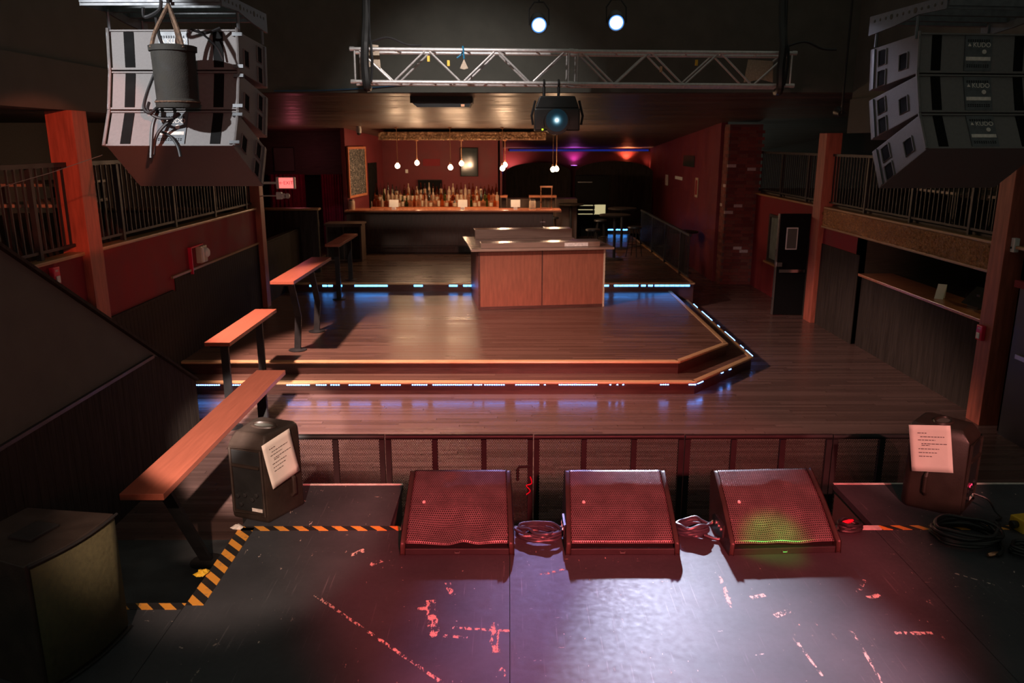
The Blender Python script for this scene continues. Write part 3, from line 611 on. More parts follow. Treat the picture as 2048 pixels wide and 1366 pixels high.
def pa(loc, rz, label, side):
    """moulded powered speaker standing on its end, rear panel on -Y; notice on the given side"""
    t = thing('powered_speaker', label, 'speaker', loc, rz)
    wr_, wf, D, H = 0.122, 0.168, 0.325, 0.515
    body = MB(); rows = [(0, .97), (0.02, 1), (H - 0.06, .97), (H - 0.02, .90), (H, .80)]
    for z, k in rows:
        for x, y in ((-wr_, -D / 2), (wr_, -D / 2), (wf, D / 2 - .04), (wf * .8, D / 2), (-wf * .8, D / 2), (-wf, D / 2 - .04)): body.v.append(Vector((x * k, y * k + (0.02 if z > H - .03 else 0), z)))
    n = 6; body.f = [list(range(n))[::-1], [4 * n + i for i in range(n)]] + [(r * n + i, r * n + (i + 1) % n, (r + 1) * n + (i + 1) % n, (r + 1) * n + i) for r in range(4) for i in range(n)]
    body.build('cabinet', 'plastic', t, bevel=0.012, smooth=True)
    ring_ = [(0.075 * math.cos(a), 0.02 + 0.045 * math.sin(a), H + 0.002) for a in [2 * math.pi * k / 20 for k in range(20)]]
    MB().tube(ring_, 0.010, 6, closed=True).build('top_handle_rim', 'plastic', t, smooth=True); MB().add([(x * .96, 0.02 + (y - .02) * .96, H + 0.001) for x, y, z in ring_], [list(range(20))]).build('top_handle_recess', 'black', t)
    MB().box(-0.095, 0.095, -D / 2 - 0.004, -D / 2 + 0.01, 0.06, H - 0.09).build('rear_panel', 'blacksatin', t, bevel=0.003)
    fr = [(-.106, -D / 2 - .004, .045), (.106, -D / 2 - .004, .045), (.103, -D / 2 - .004, H - .075), (-.103, -D / 2 - .004, H - .075)]
    MB().tube(fr, 0.009, 6, closed=True).build('rear_frame', 'plastic', t); MB().box(-0.092, 0.092, -D / 2 - 0.018, -D / 2, H - 0.185, H - 0.17).build('rear_ledge', 'plastic', t)
    for x, z in ((-.07, .15), (-.02, .16), (.03, .14), (.06, .17), (-.05, .10)): MB().lathe([(.014, 0), (.014, .012), (.008, .014)], 10).xf(Matrix.Translation((x, -D / 2 - .004, z)) @ Matrix.Rotation(R(90), 4, 'X')).build('knob', 'blackmetal', t)
    MB().box(0.02, 0.09, -D / 2 - 0.007, -D / 2 - 0.004, 0.065, 0.085).build('rating_label', 'tapewhite', t)
    ang = math.atan2(wf - wr_, D - .04)
    for sx in (-1, 1):                                # grip handle moulded into the side
        hx = lambda y: sx * (wr_ + (wf - wr_) * (y + D / 2) / (D - .04))
        MB().tube([(hx(.03) * .99, .03, .235), (hx(.03) + sx * .018, .03, .215), (hx(.03) + sx * .018, .03, .12), (hx(.03) * .99, .03, .10)], 0.013, 8).build('side_grip', 'plastic', t, smooth=True)
    xf = (wr_ + wf) / 2 - 0.004
    sh = sheet(t, 0, 0, 0.216, 0.279, 0, 0, side)
    sh.location = (side * (xf + 0.004), -0.05 if side > 0 else .03, H - (0.155 if side > 0 else .13)); sh.rotation_euler = (R(10) * (1 if side > 0 else -1), 0, -side * ang)
    return t
s1 = pa(Vector((*at_z(537, 1018, ZS - .012).xy, ZS - .010)), R(-20), 'moulded speaker with a taped notice, standing on the short ledge near the stairs', 1)
s2 = pa(Vector((*at_z(1872, 1006, ZS - .012).xy, ZS - .010)), R(46), 'moulded speaker with a pink-lit notice and red lamps, standing on the long ledge', -1)
for dx, z in ((-.03, .17), (.0, .17)): MB().lathe([(.008, 0), (.008, .004)], 8).xf(Matrix.Translation((dx, -.170, z)) @ Matrix.Rotation(R(90), 4, 'X')).build('power_lamp', 'redled', s2)

# crowd barricade: five framed panels of perforated sheet
YBAR, ZT = 5.62, 1.18
xs = [at_y(x, 880, YBAR).x for x in (472, 770, 1067, 1369, 1664, 1962)]
labs = ['black mesh barricade panel behind the speaker with the plain notice', 'black mesh barricade panel behind the dented monitor', 'black mesh barricade panel with the latch, behind the smooth grilled monitor',
        'black mesh barricade panel behind the green-lit monitor', 'black mesh barricade panel behind the pink-noticed speaker']
for k in range(5):
    x0, x1 = xs[k] + .004, xs[k + 1] - .004; t = thing('barricade_panel', labs[k], 'barricade', ((x0 + x1) / 2, YBAR, 0), 0, 'stage front barricade')
    h = (x1 - x0) / 2
    MB().tube([(-h, 0, ZT - 0.02 + random.uniform(-.004, .004)), (h, 0, ZT - 0.02)], 0.020, 10).build('top_rail', 'blackmetal', t, smooth=True)
    for x in (-h + .02, -h / 3, h / 3, h - .02): MB().box(x - .02, x + .02, -.018, .018, 0, ZT - .04).build('post', 'blackmetal', t)
    MB().box(-h, h, -.02, .02, .02, .07).build('bottom_rail', 'blackmetal', t)
    MB().add([(-h + .02, .012, .06), (h - .02, .012, .06), (h - .02, .012, ZT - .04), (-h + .02, .012, ZT - .04)], [(0, 1, 2, 3)]).build('mesh_sheet', 'barrmesh', t)
    MB().box(-h, h, .02, .9, 0, .02).build('foot_plate', 'blackmetal', t)
    if k == 1:
        MB().tube([(h - .02, -.02, ZT - .25), (h - .10, -.03, ZT - .25), (h - .115, -.03, ZT - .27), (h - .115, -.03, ZT - .36)], 0.011, 7).build('latch_pin', 'blackmetal', t, smooth=True)
        MB().tube(spline([(h - .02, -.03, ZT - .33), (h - .01, -.04, ZT - .38), (h - .05, -.04, ZT - .40), (h - .02, -.04, ZT - .44), (h - .05, -.045, ZT - .47)]), 0.005, 5).build('latch_cord', 'alarm', t)

# hazard tape on the deck edges, lumps of tape on the corner
def strip(a, b, w, mat, label, z=ZS, t=0.0022):
    a, b = Vector(a), Vector(b); d = (b - a).normalized(); n = Vector((-d.y, d.x, 0)) * w / 2; u = Vector((0, 0, t)); lo = [a - n, b - n, b + n, a + n]
    for p in lo: p.z = z
    return one(MB().hexa(lo, [p + u for p in lo]), 'hazard_tape', mat, label, 'tape', (a + b) / 2)
y0 = YS - 0.028
strip((XC + .01, y0, ZS), (-0.58, y0, ZS), .05, 'hazard', 'black and orange hazard tape along the deck edge by the dented monitor')
strip((0.03, y0, ZS), (0.29, y0, ZS), .05, 'tapewhite', 'worn pale tape between the dented and the smooth monitor')
strip((0.87, y0, ZS), (1.10, y0, ZS), .05, 'tapewhite', 'worn pale tape between the smooth and the green-lit monitor')
strip((1.72, y0, ZS), (2.08, y0, ZS), .05, 'tapewhite', 'worn white tape on the deck edge beside the green-lit monitor')
strip((2.08, y0, ZS), (3.3, y0, ZS), .05, 'hazard', 'hazard tape on the deck edge running under the big cable coil')
strip((XC + .045, YC - .02, ZS), (XC + .045, YS - .02, ZS), .085, 'hazardside', 'hazard tape running along the side of the stage corner')
strip((XC + .002, YC - .03, ZS), (XC - .5, YC - .03, ZS), .05, 'hazard', 'faded hazard tape leading to the olive-grilled cabinet')

# cables: coils on the deck
def coil(c, r, turns, jit, rad, mat, label, tails=()):
    t = thing('cable_coil', label, 'cable', (*c, ZS)); pts = []
    N = turns * 10
    for k in range(N):
        a = 2 * math.pi * k / 10; rr = r * (1 + random.uniform(-jit, jit)); cx, cy = random.uniform(-jit, jit) * r * .5, random.uniform(-jit, jit) * r * .3
        pts.append((cx + rr * math.cos(a), cy + rr * 0.72 * math.sin(a), rad * (1 + 1.4 * k / 10 * random.uniform(.7, 1))))
    MB().tube(spline(pts, 4), rad, 7).build('cable_loops', mat, t, smooth=True)
    for tl_ in tails: MB().tube(spline(tl_, 5), rad, 7).build('cable_tail', mat, t, smooth=True)
    return t
def plug(t, loc, rot, mat='copper'): MB().lathe([(.008, 0), (.012, .01), (.012, .05), (.007, .075)], 8).xf(Matrix.Translation(loc) @ Matrix.Rotation(rot, 4, 'Z') @ Matrix.Rotation(R(90), 4, 'Y')).build('plug', mat, t, smooth=True)
random.seed(3)
cc = at_z(1078, 1075, ZS); coil(cc.xy, .105, 5, .22, .009, 'cable', 'purple-lit cable coil between the dented and the smooth monitor')
cc = at_z(1382, 1068, ZS); t = coil(cc.xy, .085, 6, .14, .009, 'cable', 'cable coil plugged into the green-lit monitor', [[(.07, .03, .04), (.13, .04, .05), (.19, .03, .09)], [(.06, -.05, .02), (.13, -.08, .012), (.19, -.06, .03)]]); plug(t, (.12, .04, .05), .2, 'copper')
cc = at_z(1698, 1062, ZS); t = coil(cc.xy, .06, 5, .12, .009, 'cableblack', 'black cable coil tucked behind the green-lit monitor'); plug(t, (-.04, .0, .05), .4, 'alarm')
cc = at_z(1932, 1078, ZS); t = coil(cc.xy, .17, 6, .10, .010, 'cableblack', 'big black cable coil on the deck near the pink-noticed speaker', [[(.15, .05, .02), (.24, .10, .02), (.24, .14, .03)], [(.14, -.06, .02), (.1, -.16, .02), (.05, -.20, .012)]]); plug(t, (.0, -.20, .014), .3, 'copper')
t = coil(at_z(2052, 1108, ZS).xy, .08, 4, .15, .009, 'cableblack', 'small black cable coil in front of the yellow connector box')
t = thing('connector_box', 'yellow power connector box on the deck beside cable coils', 'connector', Vector((*at_z(2040, 1060, ZS).xy, ZS)), R(12))
MB().box(-.03, .07, -.05, .05, 0, .075).build('housing', 'yellow', t, bevel=.006); MB().lathe([(.02, 0), (.024, .03), (.018, .034)], 10).xf(Matrix.Translation((-.03, 0, .04)) @ Matrix.Rotation(R(-90), 4, 'Y')).build('gland', 'cableblack', t); MB().box(0, .04, -.054, -.05, .02, .055).build('socket_cover', 'cableblack', t)
a = s2.location
MB().tube(spline([Vector((.0, -.19, .12)), Vector((.02, -.26, .10)), Vector((.05, -.30, .03)), Vector((.02, -.34, .012)), Vector((-.04, -.33, .012))]), .006, 6).build('power_cord', 'cableblack', s2, smooth=True)

# olive-grilled cabinet standing on the deck at the left
e0, e1 = at_z(262, 1256, ZS), at_z(160, 1338, ZS); dv = (e1 - e0); ang = math.atan2(dv.y, dv.x)
t = thing('speaker_cabinet', 'dark speaker cabinet with olive grille cloth at the deck corner', 'speaker', e0, ang + math.pi / 2)
Wd, Hh, Dp = 0.46, 0.555, 0.42
arc = [(-k / 8 * Wd * 0 + 0, 0) for k in range(1)]
cur = lambda s: 0.03 * math.sin(math.pi * s)
def cab_xy(s, off=0): return (cur(s) - off, -s * Wd)
plan = [cab_xy(k / 8, .012) for k in range(9)] + [(-Dp, -Wd + .05), (-Dp, -.05)]
MB().prism([(x, y) for x, y in plan], 2, 0, Hh).build('cabinet', 'plastic', t, bevel=.006)
gv = [(cab_xy(.03 + .94 * k / 10)[0], cab_xy(.03 + .94 * k / 10)[1], z) for z in (.03, Hh - .02) for k in range(11)]
o = MB().add(gv, [(k, k + 1, 12 + k, 11 + k) for k in range(10)]).build('grille_cloth', 'olive', t, smooth=True); mm = o.modifiers.new('thick', 'SOLIDIFY'); mm.thickness = .008
MB().tube([(*cab_xy(k / 8, -.004), Hh) for k in range(9)], .006, 6).build('top_trim', 'blackmetal', t); MB().tube([(*cab_xy(k / 8, -.004), .012) for k in range(9)], .006, 6).build('bottom_trim', 'blackmetal', t)
MB().box(-.26, -.14, -.30, -.16, Hh - .002, Hh + .012).build('top_handle', 'blackmetal', t, bevel=.004)

# ================================================================== hung from above: line arrays, chain bag, truss, lamps
def tilt_box(o, pivot_z, a): o.location.z = pivot_z; o.rotation_euler = (-a, 0, 0)
def line_array(loc, rz, side, words_):
    """three hung boxes; rear panels face -Y; side: +1 when the +X face is the inner one"""
    WB, WF, HB, HF, D = 0.475, 0.51, 0.292, 0.335, 0.62
    off = Vector((0, 0, 0))
    for k in range(3):
        a = (R(7), R(17), R(29))[k]
        t = thing('line_array_box', words_[k], 'speaker', loc, rz, None); t.location = Vector(loc) + Matrix.Rotation(rz, 3, 'Z') @ off; off = off + Vector((0, -HB * math.sin(a), -HB * math.cos(a) - .014))
        t.rotation_euler = Matrix.Rotation(rz, 4, 'Z').to_3x3().to_4x4().to_euler(); t.rotation_euler = (Matrix.Rotation(rz, 4, 'Z') @ Matrix.Rotation(-a, 4, 'X')).to_euler()
        dh = (HF - HB) / 2
        lo = [(-WB, 0, -HB), (WB, 0, -HB), (WF, D, -HB - dh), (-WF, D, -HB - dh)]; hi = [(-WB, 0, 0), (WB, 0, 0), (WF, D, dh), (-WF, D, dh)]
        MB().hexa(lo, hi).build('cabinet', 'array', t, bevel=.006)
        MB().box(-WB - .004, WB + .004, -.014, .002, -.012, 0).build('rear_rail', 'array', t); MB().box(-WB - .004, WB + .004, -.014, .002, -HB, -HB + .014).build('rear_rail', 'array', t)
        for s in (-1, 1):
            MB().box(s * (WB - .10), s * (WB - .175), -.006, .004, -HB + .02, -.015).build('rear_slot', 'void', t)
            MB().tube([(s * (WB + .014), -.018, -HB - .004), (s * (WB + .014), -.018, .010)], .012, 6).build('rigging_bar', 'array', t)
            MB().box(s * WB - .02, s * WB + .035 * s + .02, -.03, -.005, -.05, -.025).build('rigging_latch', 'rig', t); MB().box(s * WB - .02, s * WB + .035 * s + .02, -.03, -.005, -HB + .01, -HB + .035).build('rigging_latch', 'rig', t)
            sx = lambda y: s * (WB + (WF - WB) * y / D)
            for y0, y1, z0, z1 in ((.40, .50, -.14, -.02), (.40, .50, -.30, -.18), (.13, .23, -.23, -.11)):
                fr = [(sx(y0) + s * .002, y0, z0), (sx(y1) + s * .002, y1, z0), (sx(y1) + s * .002, y1, z1), (sx(y0) + s * .002, y0, z1)]
                MB().add(fr, [(0, 1, 2, 3)]).build('side_port', 'void', t); MB().tube(fr, .007, 5, closed=True).build('port_frame', 'array', t)
            MB().box(min(sx(.55), sx(.55) + s * .01), max(sx(.55), sx(.55) + s * .01), .55, .58, -HB - .015, .01).build('side_hinge', 'rig', t)
        # connector plate with the maker's lettering
        MB().box(-.11, .11, -.010, .002, -.275, -.015).build('connector_plate', 'rig', t)
        text('KUDO', .05, 'tapewhite', t, (.025, -.0112, -.085), (R(90), 0, 0)); text('\u25B2', .03, 'tapewhite', t, (-.075, -.0112, -.085), (R(90), 0, 0), 'logo')
        MB().box(-.10, .10, -.0125, -.010, -.200, -.172).build('plate_strip', 'tapewhite', t)
        MB().lathe([(.017, 0), (.017, .006), (.010, .008)], 12).xf(Matrix.Translation((.045, -.010, -.135)) @ Matrix.Rotation(R(90), 4, 'X')).build('round_socket', 'tapewhite', t)
        v = MB()
        for zz in (-.048, -.058, -.232, -.245):
            for i in range(10): v.box(-.090 + i * .0185, -.079 + i * .0185, -.0115, -.0098, zz - .003, zz + .003)
        vo = v.build('vent_holes', 'void', t); vo['kind'] = 'stuff'
    b = thing('rigging_frame', words_[3], 'rigging', Vector(loc) + Vector((0, 0, .15)), rz)
    for s in (-1, 1):
        x = s * .50
        MB().prism([(-.34, .06), (.68, .06), (.68, -.09), (.30, -.06), (0, -.02), (-.34, -.03)], 0, x - .008, x + .008).build('side_plate', 'rig', b)
        for k in range(12):
            y = -.28 + k * .080; big = k in (4, 8)
            MB().lathe([(.022 if big else .012, -.0095), (.022 if big else .012, .0095)], 10).xf(Matrix.Translation((x, y, .015)) @ Matrix.Rotation(R(90), 4, 'Y')).build('hole', 'black', b)
        for y in (.02, .58): MB().tube([(x * .98, y, 0), (x * .98, y, -.19)], .012, 6).build('hanger', 'rig', b)
    for y in (-.33, .1, .4, .64): MB().box(-.5, .5, y - .03, y + .03, -.01, .05).build('cross_bar', 'rig', b)
    MB().box(-.5, .5, -.345, -.33, -.03, .08).build('rear_plate', 'rig', b)
    for x in (-.2, .2): MB().tube([(x, .25, .05), (x * .3, .25, 1.0), (x * .3, .25, 2.0)], .012, 6).build('hoist_chain', 'blackmetal', b)
    MB().box(-.1, .1, .15, .35, .95, 1.4).build('hoist_motor', 'blackmetal', b, bevel=.02)
    return b
pl = at_y(346, 60, 6.4); pr = at_y(1840, 66, 6.4) + Vector((.475 * math.cos(R(6)), .475 * math.sin(R(6)), 0))
line_array(pl, R(-1), 1, ['top box of the grey line array lit from the stage, behind the chain bag', 'middle box of the grey line array lit from the stage', 'lowest box of the grey line array lit from the stage, cable plugged in', 'perforated steel rigging frame over the lit line array'])
line_array(pr, R(6), -1, ['top box of the unlit line array hung over the niche side', 'middle box of the unlit line array hung over the niche side', 'lowest box of the unlit line array hung over the niche side', 'perforated steel rigging frame over the unlit line array'])

c = at_y(357, 216, 6.02); t = thing('chain_bag', 'black canvas chain bag hanging by rope in front of the lit array', 'bag', c)
MB().lathe([(.0, .012), (.128, .012), (.146, .0), (.150, .02), (.150, .05), (.142, .06), (.150, .38), (.163, .385), (.165, .42), (.150, .425), (.14, .40), (.0, .36)], 26, caps=False).build('canvas_bag', 'canvas', t, smooth=True)
MB().tube([(.152 * math.cos(a), .152 * math.sin(a), .04) for a in [2 * math.pi * k / 24 for k in range(24)]], .006, 6, closed=True).build('bottom_band', 'rope', t)
for a in (-2.3, -.75, 1.6):
    MB().tube(spline([(.155 * math.cos(a), .155 * math.sin(a), .40), (.12 * math.cos(a), .12 * math.sin(a), .50), (.05 * math.cos(a), .05 * math.sin(a), .62), (.0, .0, .70)]), .014, 7).build('rope_leg', 'rope', t, smooth=True)
MB().tube([(0, 0, .68), (0, -.01, 1.25), (0, .5, 6.2 - c.z)], .012, 6).build('lift_chain', 'blackmetal', t)
t = thing('array_cable', 'black cable looping down around the chain bag to the lowest lit box', 'cable', at_y(325, 300, 6.3)); base = t.location.copy()
for pts, r in (([(312, 35, 6.2), (318, 70, 6.22), (330, 105, 6.24), (335, 140, 6.25)], .012), ([(318, 125, 6.23), (296, 180, 6.16), (288, 215, 6.08), (300, 226, 6.06), (318, 212, 6.12), (332, 200, 6.21)], .012),
               ([(298, 205, 6.13), (296, 222, 6.08), (318, 236, 6.08), (345, 236, 6.10), (358, 226, 6.12)], .011), ([(316, 222, 6.12), (306, 250, 6.08), (303, 290, 6.05), (302, 316, 6.03)], .013),
               ([(360, 228, 6.12), (330, 250, 6.12), (312, 275, 6.09), (307, 310, 6.05)], .012), ([(318, 262, 6.198), (340, 272, 6.14), (355, 292, 6.10), (361, 314, 6.07)], .011),
               ([(322, 0, 6.0), (318, 20, 6.0), (290, 34, 6.02), (286, 15, 6.0)], .012), ([(395, 60, 6.2), (430, 90, 6.3), (446, 120, 6.33)], .008), ([(380, 58, 6.2), (410, 66, 6.25), (440, 56, 6.3)], .010)):
    MB().tube(spline([at_y(*p) - base for p in pts]), r, 7).build('cable_run', 'cableblack', t, smooth=True)

# --- front truss: two box sections
YT = 11.4; ta, tb = at_y(702, 163, YT), at_y(1588, 171, YT); tj = (ta.x + tb.x) / 2; HT = .42
for k, (x0, x1, lab) in enumerate(((ta.x, tj, 'aluminium box truss section on the bar side with orange tags and blue cord'), (tj, tb.x, 'aluminium box truss section over the platform corner, dimmer than the other'))):
    z0 = ta.z - (.03 if k else .0); L = x1 - x0; t = thing('truss_section', lab, 'truss', (x0, YT, z0)); t.rotation_euler = (0, R(.45), 0)
    for y in (0, HT):
        for z in (0, HT): MB().tube([(0.01, y, z), (L - .01, y, z)], .025, 12).build('chord', 'alu', t, smooth=True)
        for x in (.06, L - .06): MB().tube([(x, y, .02), (x, y, HT - .02)], .014, 8).build('end_post', 'alu', t, smooth=True)
        n = 6; st_ = (L - .2) / n
        for i in range(n):
            xa, xb = .1 + i * st_ + .03, .1 + (i + 1) * st_ - .03; za, zb = (HT - .02, .02) if (i % 2 == 0) else (.02, HT - .02)
            MB().tube([(xa, y, za), (xb, y, zb)], .014, 8).build('brace', 'alu', t, smooth=True)
    for i in range(7):
        x = .06 + i * (L - .12) / 6
        for z in (0, HT): MB().tube([(x, 0, z), (x + (0.1 if i < 6 else 0), HT, z)], .012, 6).build('cross_brace', 'alu', t)
    for y in (0, HT):
        for z in (0, HT):
            for x in (0, L): MB().lathe([(.03, -.03), (.03, .03)], 10).xf(Matrix.Translation((x + (.03 if x == 0 else -.03), y, z)) @ Matrix.Rotation(R(90), 4, 'Y')).build('coupler', 'alu', t)
TT = math.tan(R(.45)); chord_z = lambda x: (ta.z - (x - ta.x) * TT) if x < tj else (ta.z - .03 - (x - tj) * TT)
for x, lab in ((735, 'black wrapped hoist sling at the truss end near the bar'), (1557, 'black wrapped hoist sling at the far truss end')):
    p = at_y(x, 168, YT); p.z = chord_z(p.x); t = thing('hoist_sling', lab, 'rigging', (p.x, YT, p.z))
    MB().tube(spline([(0, .05, -.078), (0, -.04, -.078), (0, -.082, -.01), (-.01, -.084, .22), (0, -.084, .44), (.005, -.05, .56), (.01, .1, 1.0), (0, .2, 6.19 - p.z)]), .055, 8).build('wrap', 'blacksatin', t, smooth=True)
    MB().tube(spline([(.06, -.050, 0), (.085, -.052, .22), (.08, -.052, .45), (.05, .03, .75), (.06, .2, 6.15 - p.z)]), .018, 6).build('strap', 'cableblack', t)
    MB().tube(spline([(.06, -.02, .50), (.3, -.03, .56), (.55, -.005, .475), (.75, .0, .463)]), .016, 6).build('cable_bundle', 'cableblack', t)
for x, y, w_, h_, lab in ((746, 112, .16, .32, 'tan cardboard piece wedged in the truss beside the sling'), (1520, 142, .34, .30, 'torn brown cardboard piece wedged in the far truss end')):
    p = at_y(x, y, YT + .2); one(MB().prism([(-w_ / 2, h_ / 2), (w_ / 2, h_ / 2 - .02), (w_ / 2 + .02, -h_ / 2), (.02, -h_ / 2 + .04), (-w_ / 2 - .04, -h_ / 2)], 1, 0, .02).xf(Matrix.Translation(p)), 'cardboard', 'pale', lab, 'cardboard', p)
p = at_y(928, 118, YT - .03); t = thing('hang_tag', 'orange triangular tag hanging from blue cord on the truss', 'tag', p)
MB().prism([(-.055, -.12), (0, -.135), (.055, -.12), (.0, 0)], 1, -.006, .006).build('tag_plate', 'pale', t); zh = chord_z(p.x) + HT - p.z; o = MB().tube(spline([(0, -.012, 0), (-.005, -.012, zh - .03), (-.01, -.010, zh + .012), (-.015, .03, zh + .041), (-.01, .072, zh + .012), (-.04, .085, zh - .05), (-.10, .09, zh - .10)]), .012, 6).build('cord', paint('blue_cord', (0.01, 0.16, 0.30), .6), t)
for x, y, lab in ((897, 126, 'yellow tag clipped to a truss brace near the blue cord'), (857, 117, 'orange wooden peg on the truss beside the yellow tag'), (1393, 125, 'yellow tag clipped to a truss brace near the far end'), (1322, 138, 'orange peg on the dim truss section')):
    p = at_y(x, y, YT - .03); one(MB().box(-.018, .018, -.01, .01, -.04, .035).xf(Matrix.Translation(p)), 'truss_tag', 'yellow' if 'yellow' in lab else 'copper', lab, 'tag', p, bevel=.004)

# --- lamps above the truss and the moving head under it
lab = ['white spot lamp over the truss nearer the bar, glowing blue-white', 'larger white spot lamp over the truss beside the other one']
for k, p in enumerate(FOH):
    t = thing('par_light', lab[k], 'lamp', p); rot = (Vector((0.9, 2.8, 1.2)) - Vector(p)).to_track_quat('-Z', 'Y').to_matrix().to_4x4()
    MB().lathe([(.105, -.02), (.112, -.02), (.112, .16), (.085, .30), (.05, .34), (.0, .34)], 20, caps=False).xf(rot).build('housing', 'blacksatin', t, smooth=True)
    o = MB().lathe([(.0, 0), (.05, 0.0), (.10, 0)], 24, caps=False).build('lens', 'lamp', t); o.rotation_euler = rot.to_euler()
    MB().tube([(-.13, 0, .0), (-.13, .06, .20), (-.06, .10, .30), (.06, .10, .30), (.13, .06, .20), (.13, 0, 0)], .010, 6).build('yoke', 'blackmetal', t); MB().tube([(0, .1, .30), (0, .1, 1.38)], .012, 6).build('hanger', 'blackmetal', t)
p = at_y(1114, 262, 11.3); t = thing('moving_head_light', 'black moving head light with cyan lens clamped under the truss', 'lamp', p)
MB().box(-.31, .31, -.02, .34, .0, .30).build('base_housing', 'blacksatin', t, bevel=.02); MB().prism([(-.30, .30), (-.24, .46), (.24, .46), (.30, .30)], 1, .0, .32).build('top_housing', 'blacksatin', t, bevel=.015)
MB().lathe([(.17, 0), (.175, .03), (.175, .32), (.15, .34)], 28).xf(Matrix.Translation((-.01, -.1, .12)) @ Matrix.Rotation(R(-90), 4, 'X')).build('head', 'blacksatin', t, smooth=True)
o = MB().lathe([(.0, 0), (.06, 0), (.15, 0)], 28, caps=False).xf(Matrix.Rotation(R(90), 4, 'X')).build('lens', 'headlens', t, loc=(-.01, -.105, .14))
MB().lathe([(.012, 0), (.012, .004)], 8).xf(Matrix.Translation((-.20, -.022, .02)) @ Matrix.Rotation(R(90), 4, 'X')).build('status_lamp', 'green', t)
for x in (-.18, .02):
    zh = chord_z(p.x + x) - p.z; MB().tube([(x, .08, .44), (x, .10, zh - .046)], .02, 8).build('clamp_stem', 'blackmetal', t)
    MB().tube([(x, .10 + .040 * math.sin(k * math.pi / 8), zh - .040 * math.cos(k * math.pi / 8)) for k in range(16)], .014, 8, closed=True).build('clamp', 'blackmetal', t, smooth=True)
for s in (-1, 1): MB().tube([(s * .30, .05, .40), (s * .35, .02, .2), (s * .33, .02, .08)], .018, 6).build('carry_handle', 'blackmetal', t)
# --- projector box and wiring on the rear ceiling edge
zc = lambda y: ZA + (y - YA) * (ZB - ZA) / (YB - YA)
p = at_y(884, 215, 14.55); t = thing('ceiling_unit', 'dark box unit fixed under the edge of the boarded ceiling', 'projector', (p.x, 14.55, p.z))
MB().box(-.54, .54, -.15, .4, 0.07, zc(14.55) - p.z + .02).build('housing', 'blacksatin', t, bevel=.01); MB().prism([(-.42, 0), (.48, 0), (.52, .08), (-.52, .08)], 1, -.12, .35).build('lower_tray', 'blackmetal', t); MB().box(.34, .40, -.13, -.12, .01, .05).build('clip', 'copper', t)

# ================================================================== drink rails on the floor and platform
def drink_rail(pts, z, label, legs, floor, bent, slant=0):
    a, b, c_, d = [at_z(*p, z) for p in pts]          # near left, near right, far right, far left
    x0, x1, y0, y1 = (a.x + d.x) / 2, (b.x + c_.x) / 2, (a.y + b.y) / 2, (c_.y + d.y) / 2
    t = thing('drink_rail', label, 'bar table', ((x0 + x1) / 2, (y0 + y1) / 2, floor), 0, 'drink rails in a row')
    MB().box(x0, x1, y0, y1, z - .045, z).build('table_top', 'bench', t, world=True, bevel=.004); MB().box(x0 + .04, x1 - .04, y0 + .06, y1 - .06, z - .075, z - .045).build('under_rail', 'blackmetal', t, world=True)
    xm = (x0 + x1) / 2
    for f, zf in legs:
        y = y0 + (y1 - y0) * f
        if bent: path = [(xm - .03, y, z - .07), (xm + .05, y + .02, zf + (z - zf) * .45), (xm + .02, y - .02, zf + .02)]
        else: path = [(xm, y, z - .07), (xm - .1 * slant, y + slant, zf + .02)]; slant = 0
        p = MB()
        for q, r in zip(path, path[1:]):
            q, r = Vector(q), Vector(r); p.hexa([r + Vector(e) for e in ((-.045, -.02, 0), (.045, -.02, 0), (.045, .02, 0), (-.045, .02, 0))], [q + Vector(e) for e in ((-.045, -.02, 0), (.045, -.02, 0), (.045, .02, 0), (-.045, .02, 0))])
        p.build('leg', 'blackmetal', t, world=True); fx, fy = path[-1][0], path[-1][1]
        MB().lathe([(.13, 0), (.13, .008), (.05, .022)], 16).xf(Matrix.Translation((fx, fy, zf))).build('foot_plate', 'blackmetal', t, world=True, smooth=True)
    return t
drink_rail([(228, 988), (317, 988), (577, 740), (520, 740)], 1.10, 'longest orange drink rail, running beside the noticed speaker', [(.10, 0), (.88, 0)], 0, False, .8)
drink_rail([(410, 684), (459, 686), (552, 618), (510, 618)], 1.10, 'short orange drink rail standing across the platform steps', [(.12, 0), (.82, Z1)], 0, False)
drink_rail([(543, 562), (587, 563), (662, 514), (621, 514)], Z2 + 1.10, 'orange drink rail on the platform with bent grey-lit legs', [(.22, Z2), (.72, Z2)], Z2, True)
drink_rail([(649, 489), (678, 489), (716, 467), (690, 467)], Z2 + 1.10, 'dim orange drink rail nearest the bar', [(.2, Z2), (.86, Z3)], Z2, False)

# ================================================================== sound booth on the platform
bl, br = at_z(957, 620, Z2), at_z(1208, 613, Z2); bw_ = (br - bl).length; ang = math.atan2(br.y - bl.y, br.x - bl.x)
t = thing('sound_booth', 'square wooden sound booth with wide counter on the platform', 'booth', (bl + br) / 2, ang); h = bw_ / 2; BHt = 1.07; BD_ = 1.82; BB = 1.44
MB().box(-h + .02, h - .02, .03, BB - .02, .0, .05).build('plinth', 'riser', t)
for x0, x1 in ((-h + .035, -.012), (.012, h - .035)): MB().box(x0, x1, 0.0, .03, .055, BHt).build('front_panel', 'booth', t)
MB().box(-.012, .012, .006, .03, .05, BHt).build('joint_strip', 'riser', t); MB().box(-h, -h + .033, -.004, .04, .0, BHt).build('corner_trim', 'riser', t); MB().box(h - .033, h - .004, -.010, .04, .0, BHt).build('corner_trim', 'pale', t)
MB().box(-h + .03, h - .03, -.003, .03, .0, .055).build('kick_board', 'riser', t)
for x in (-h, h - .03): MB().box(x, x + .03, .04, BB, .0, BHt).build('side_panel', 'booth', t)
MB().box(-h, h, BB, BB + .03, 0, BHt).build('back_panel', 'booth', t)
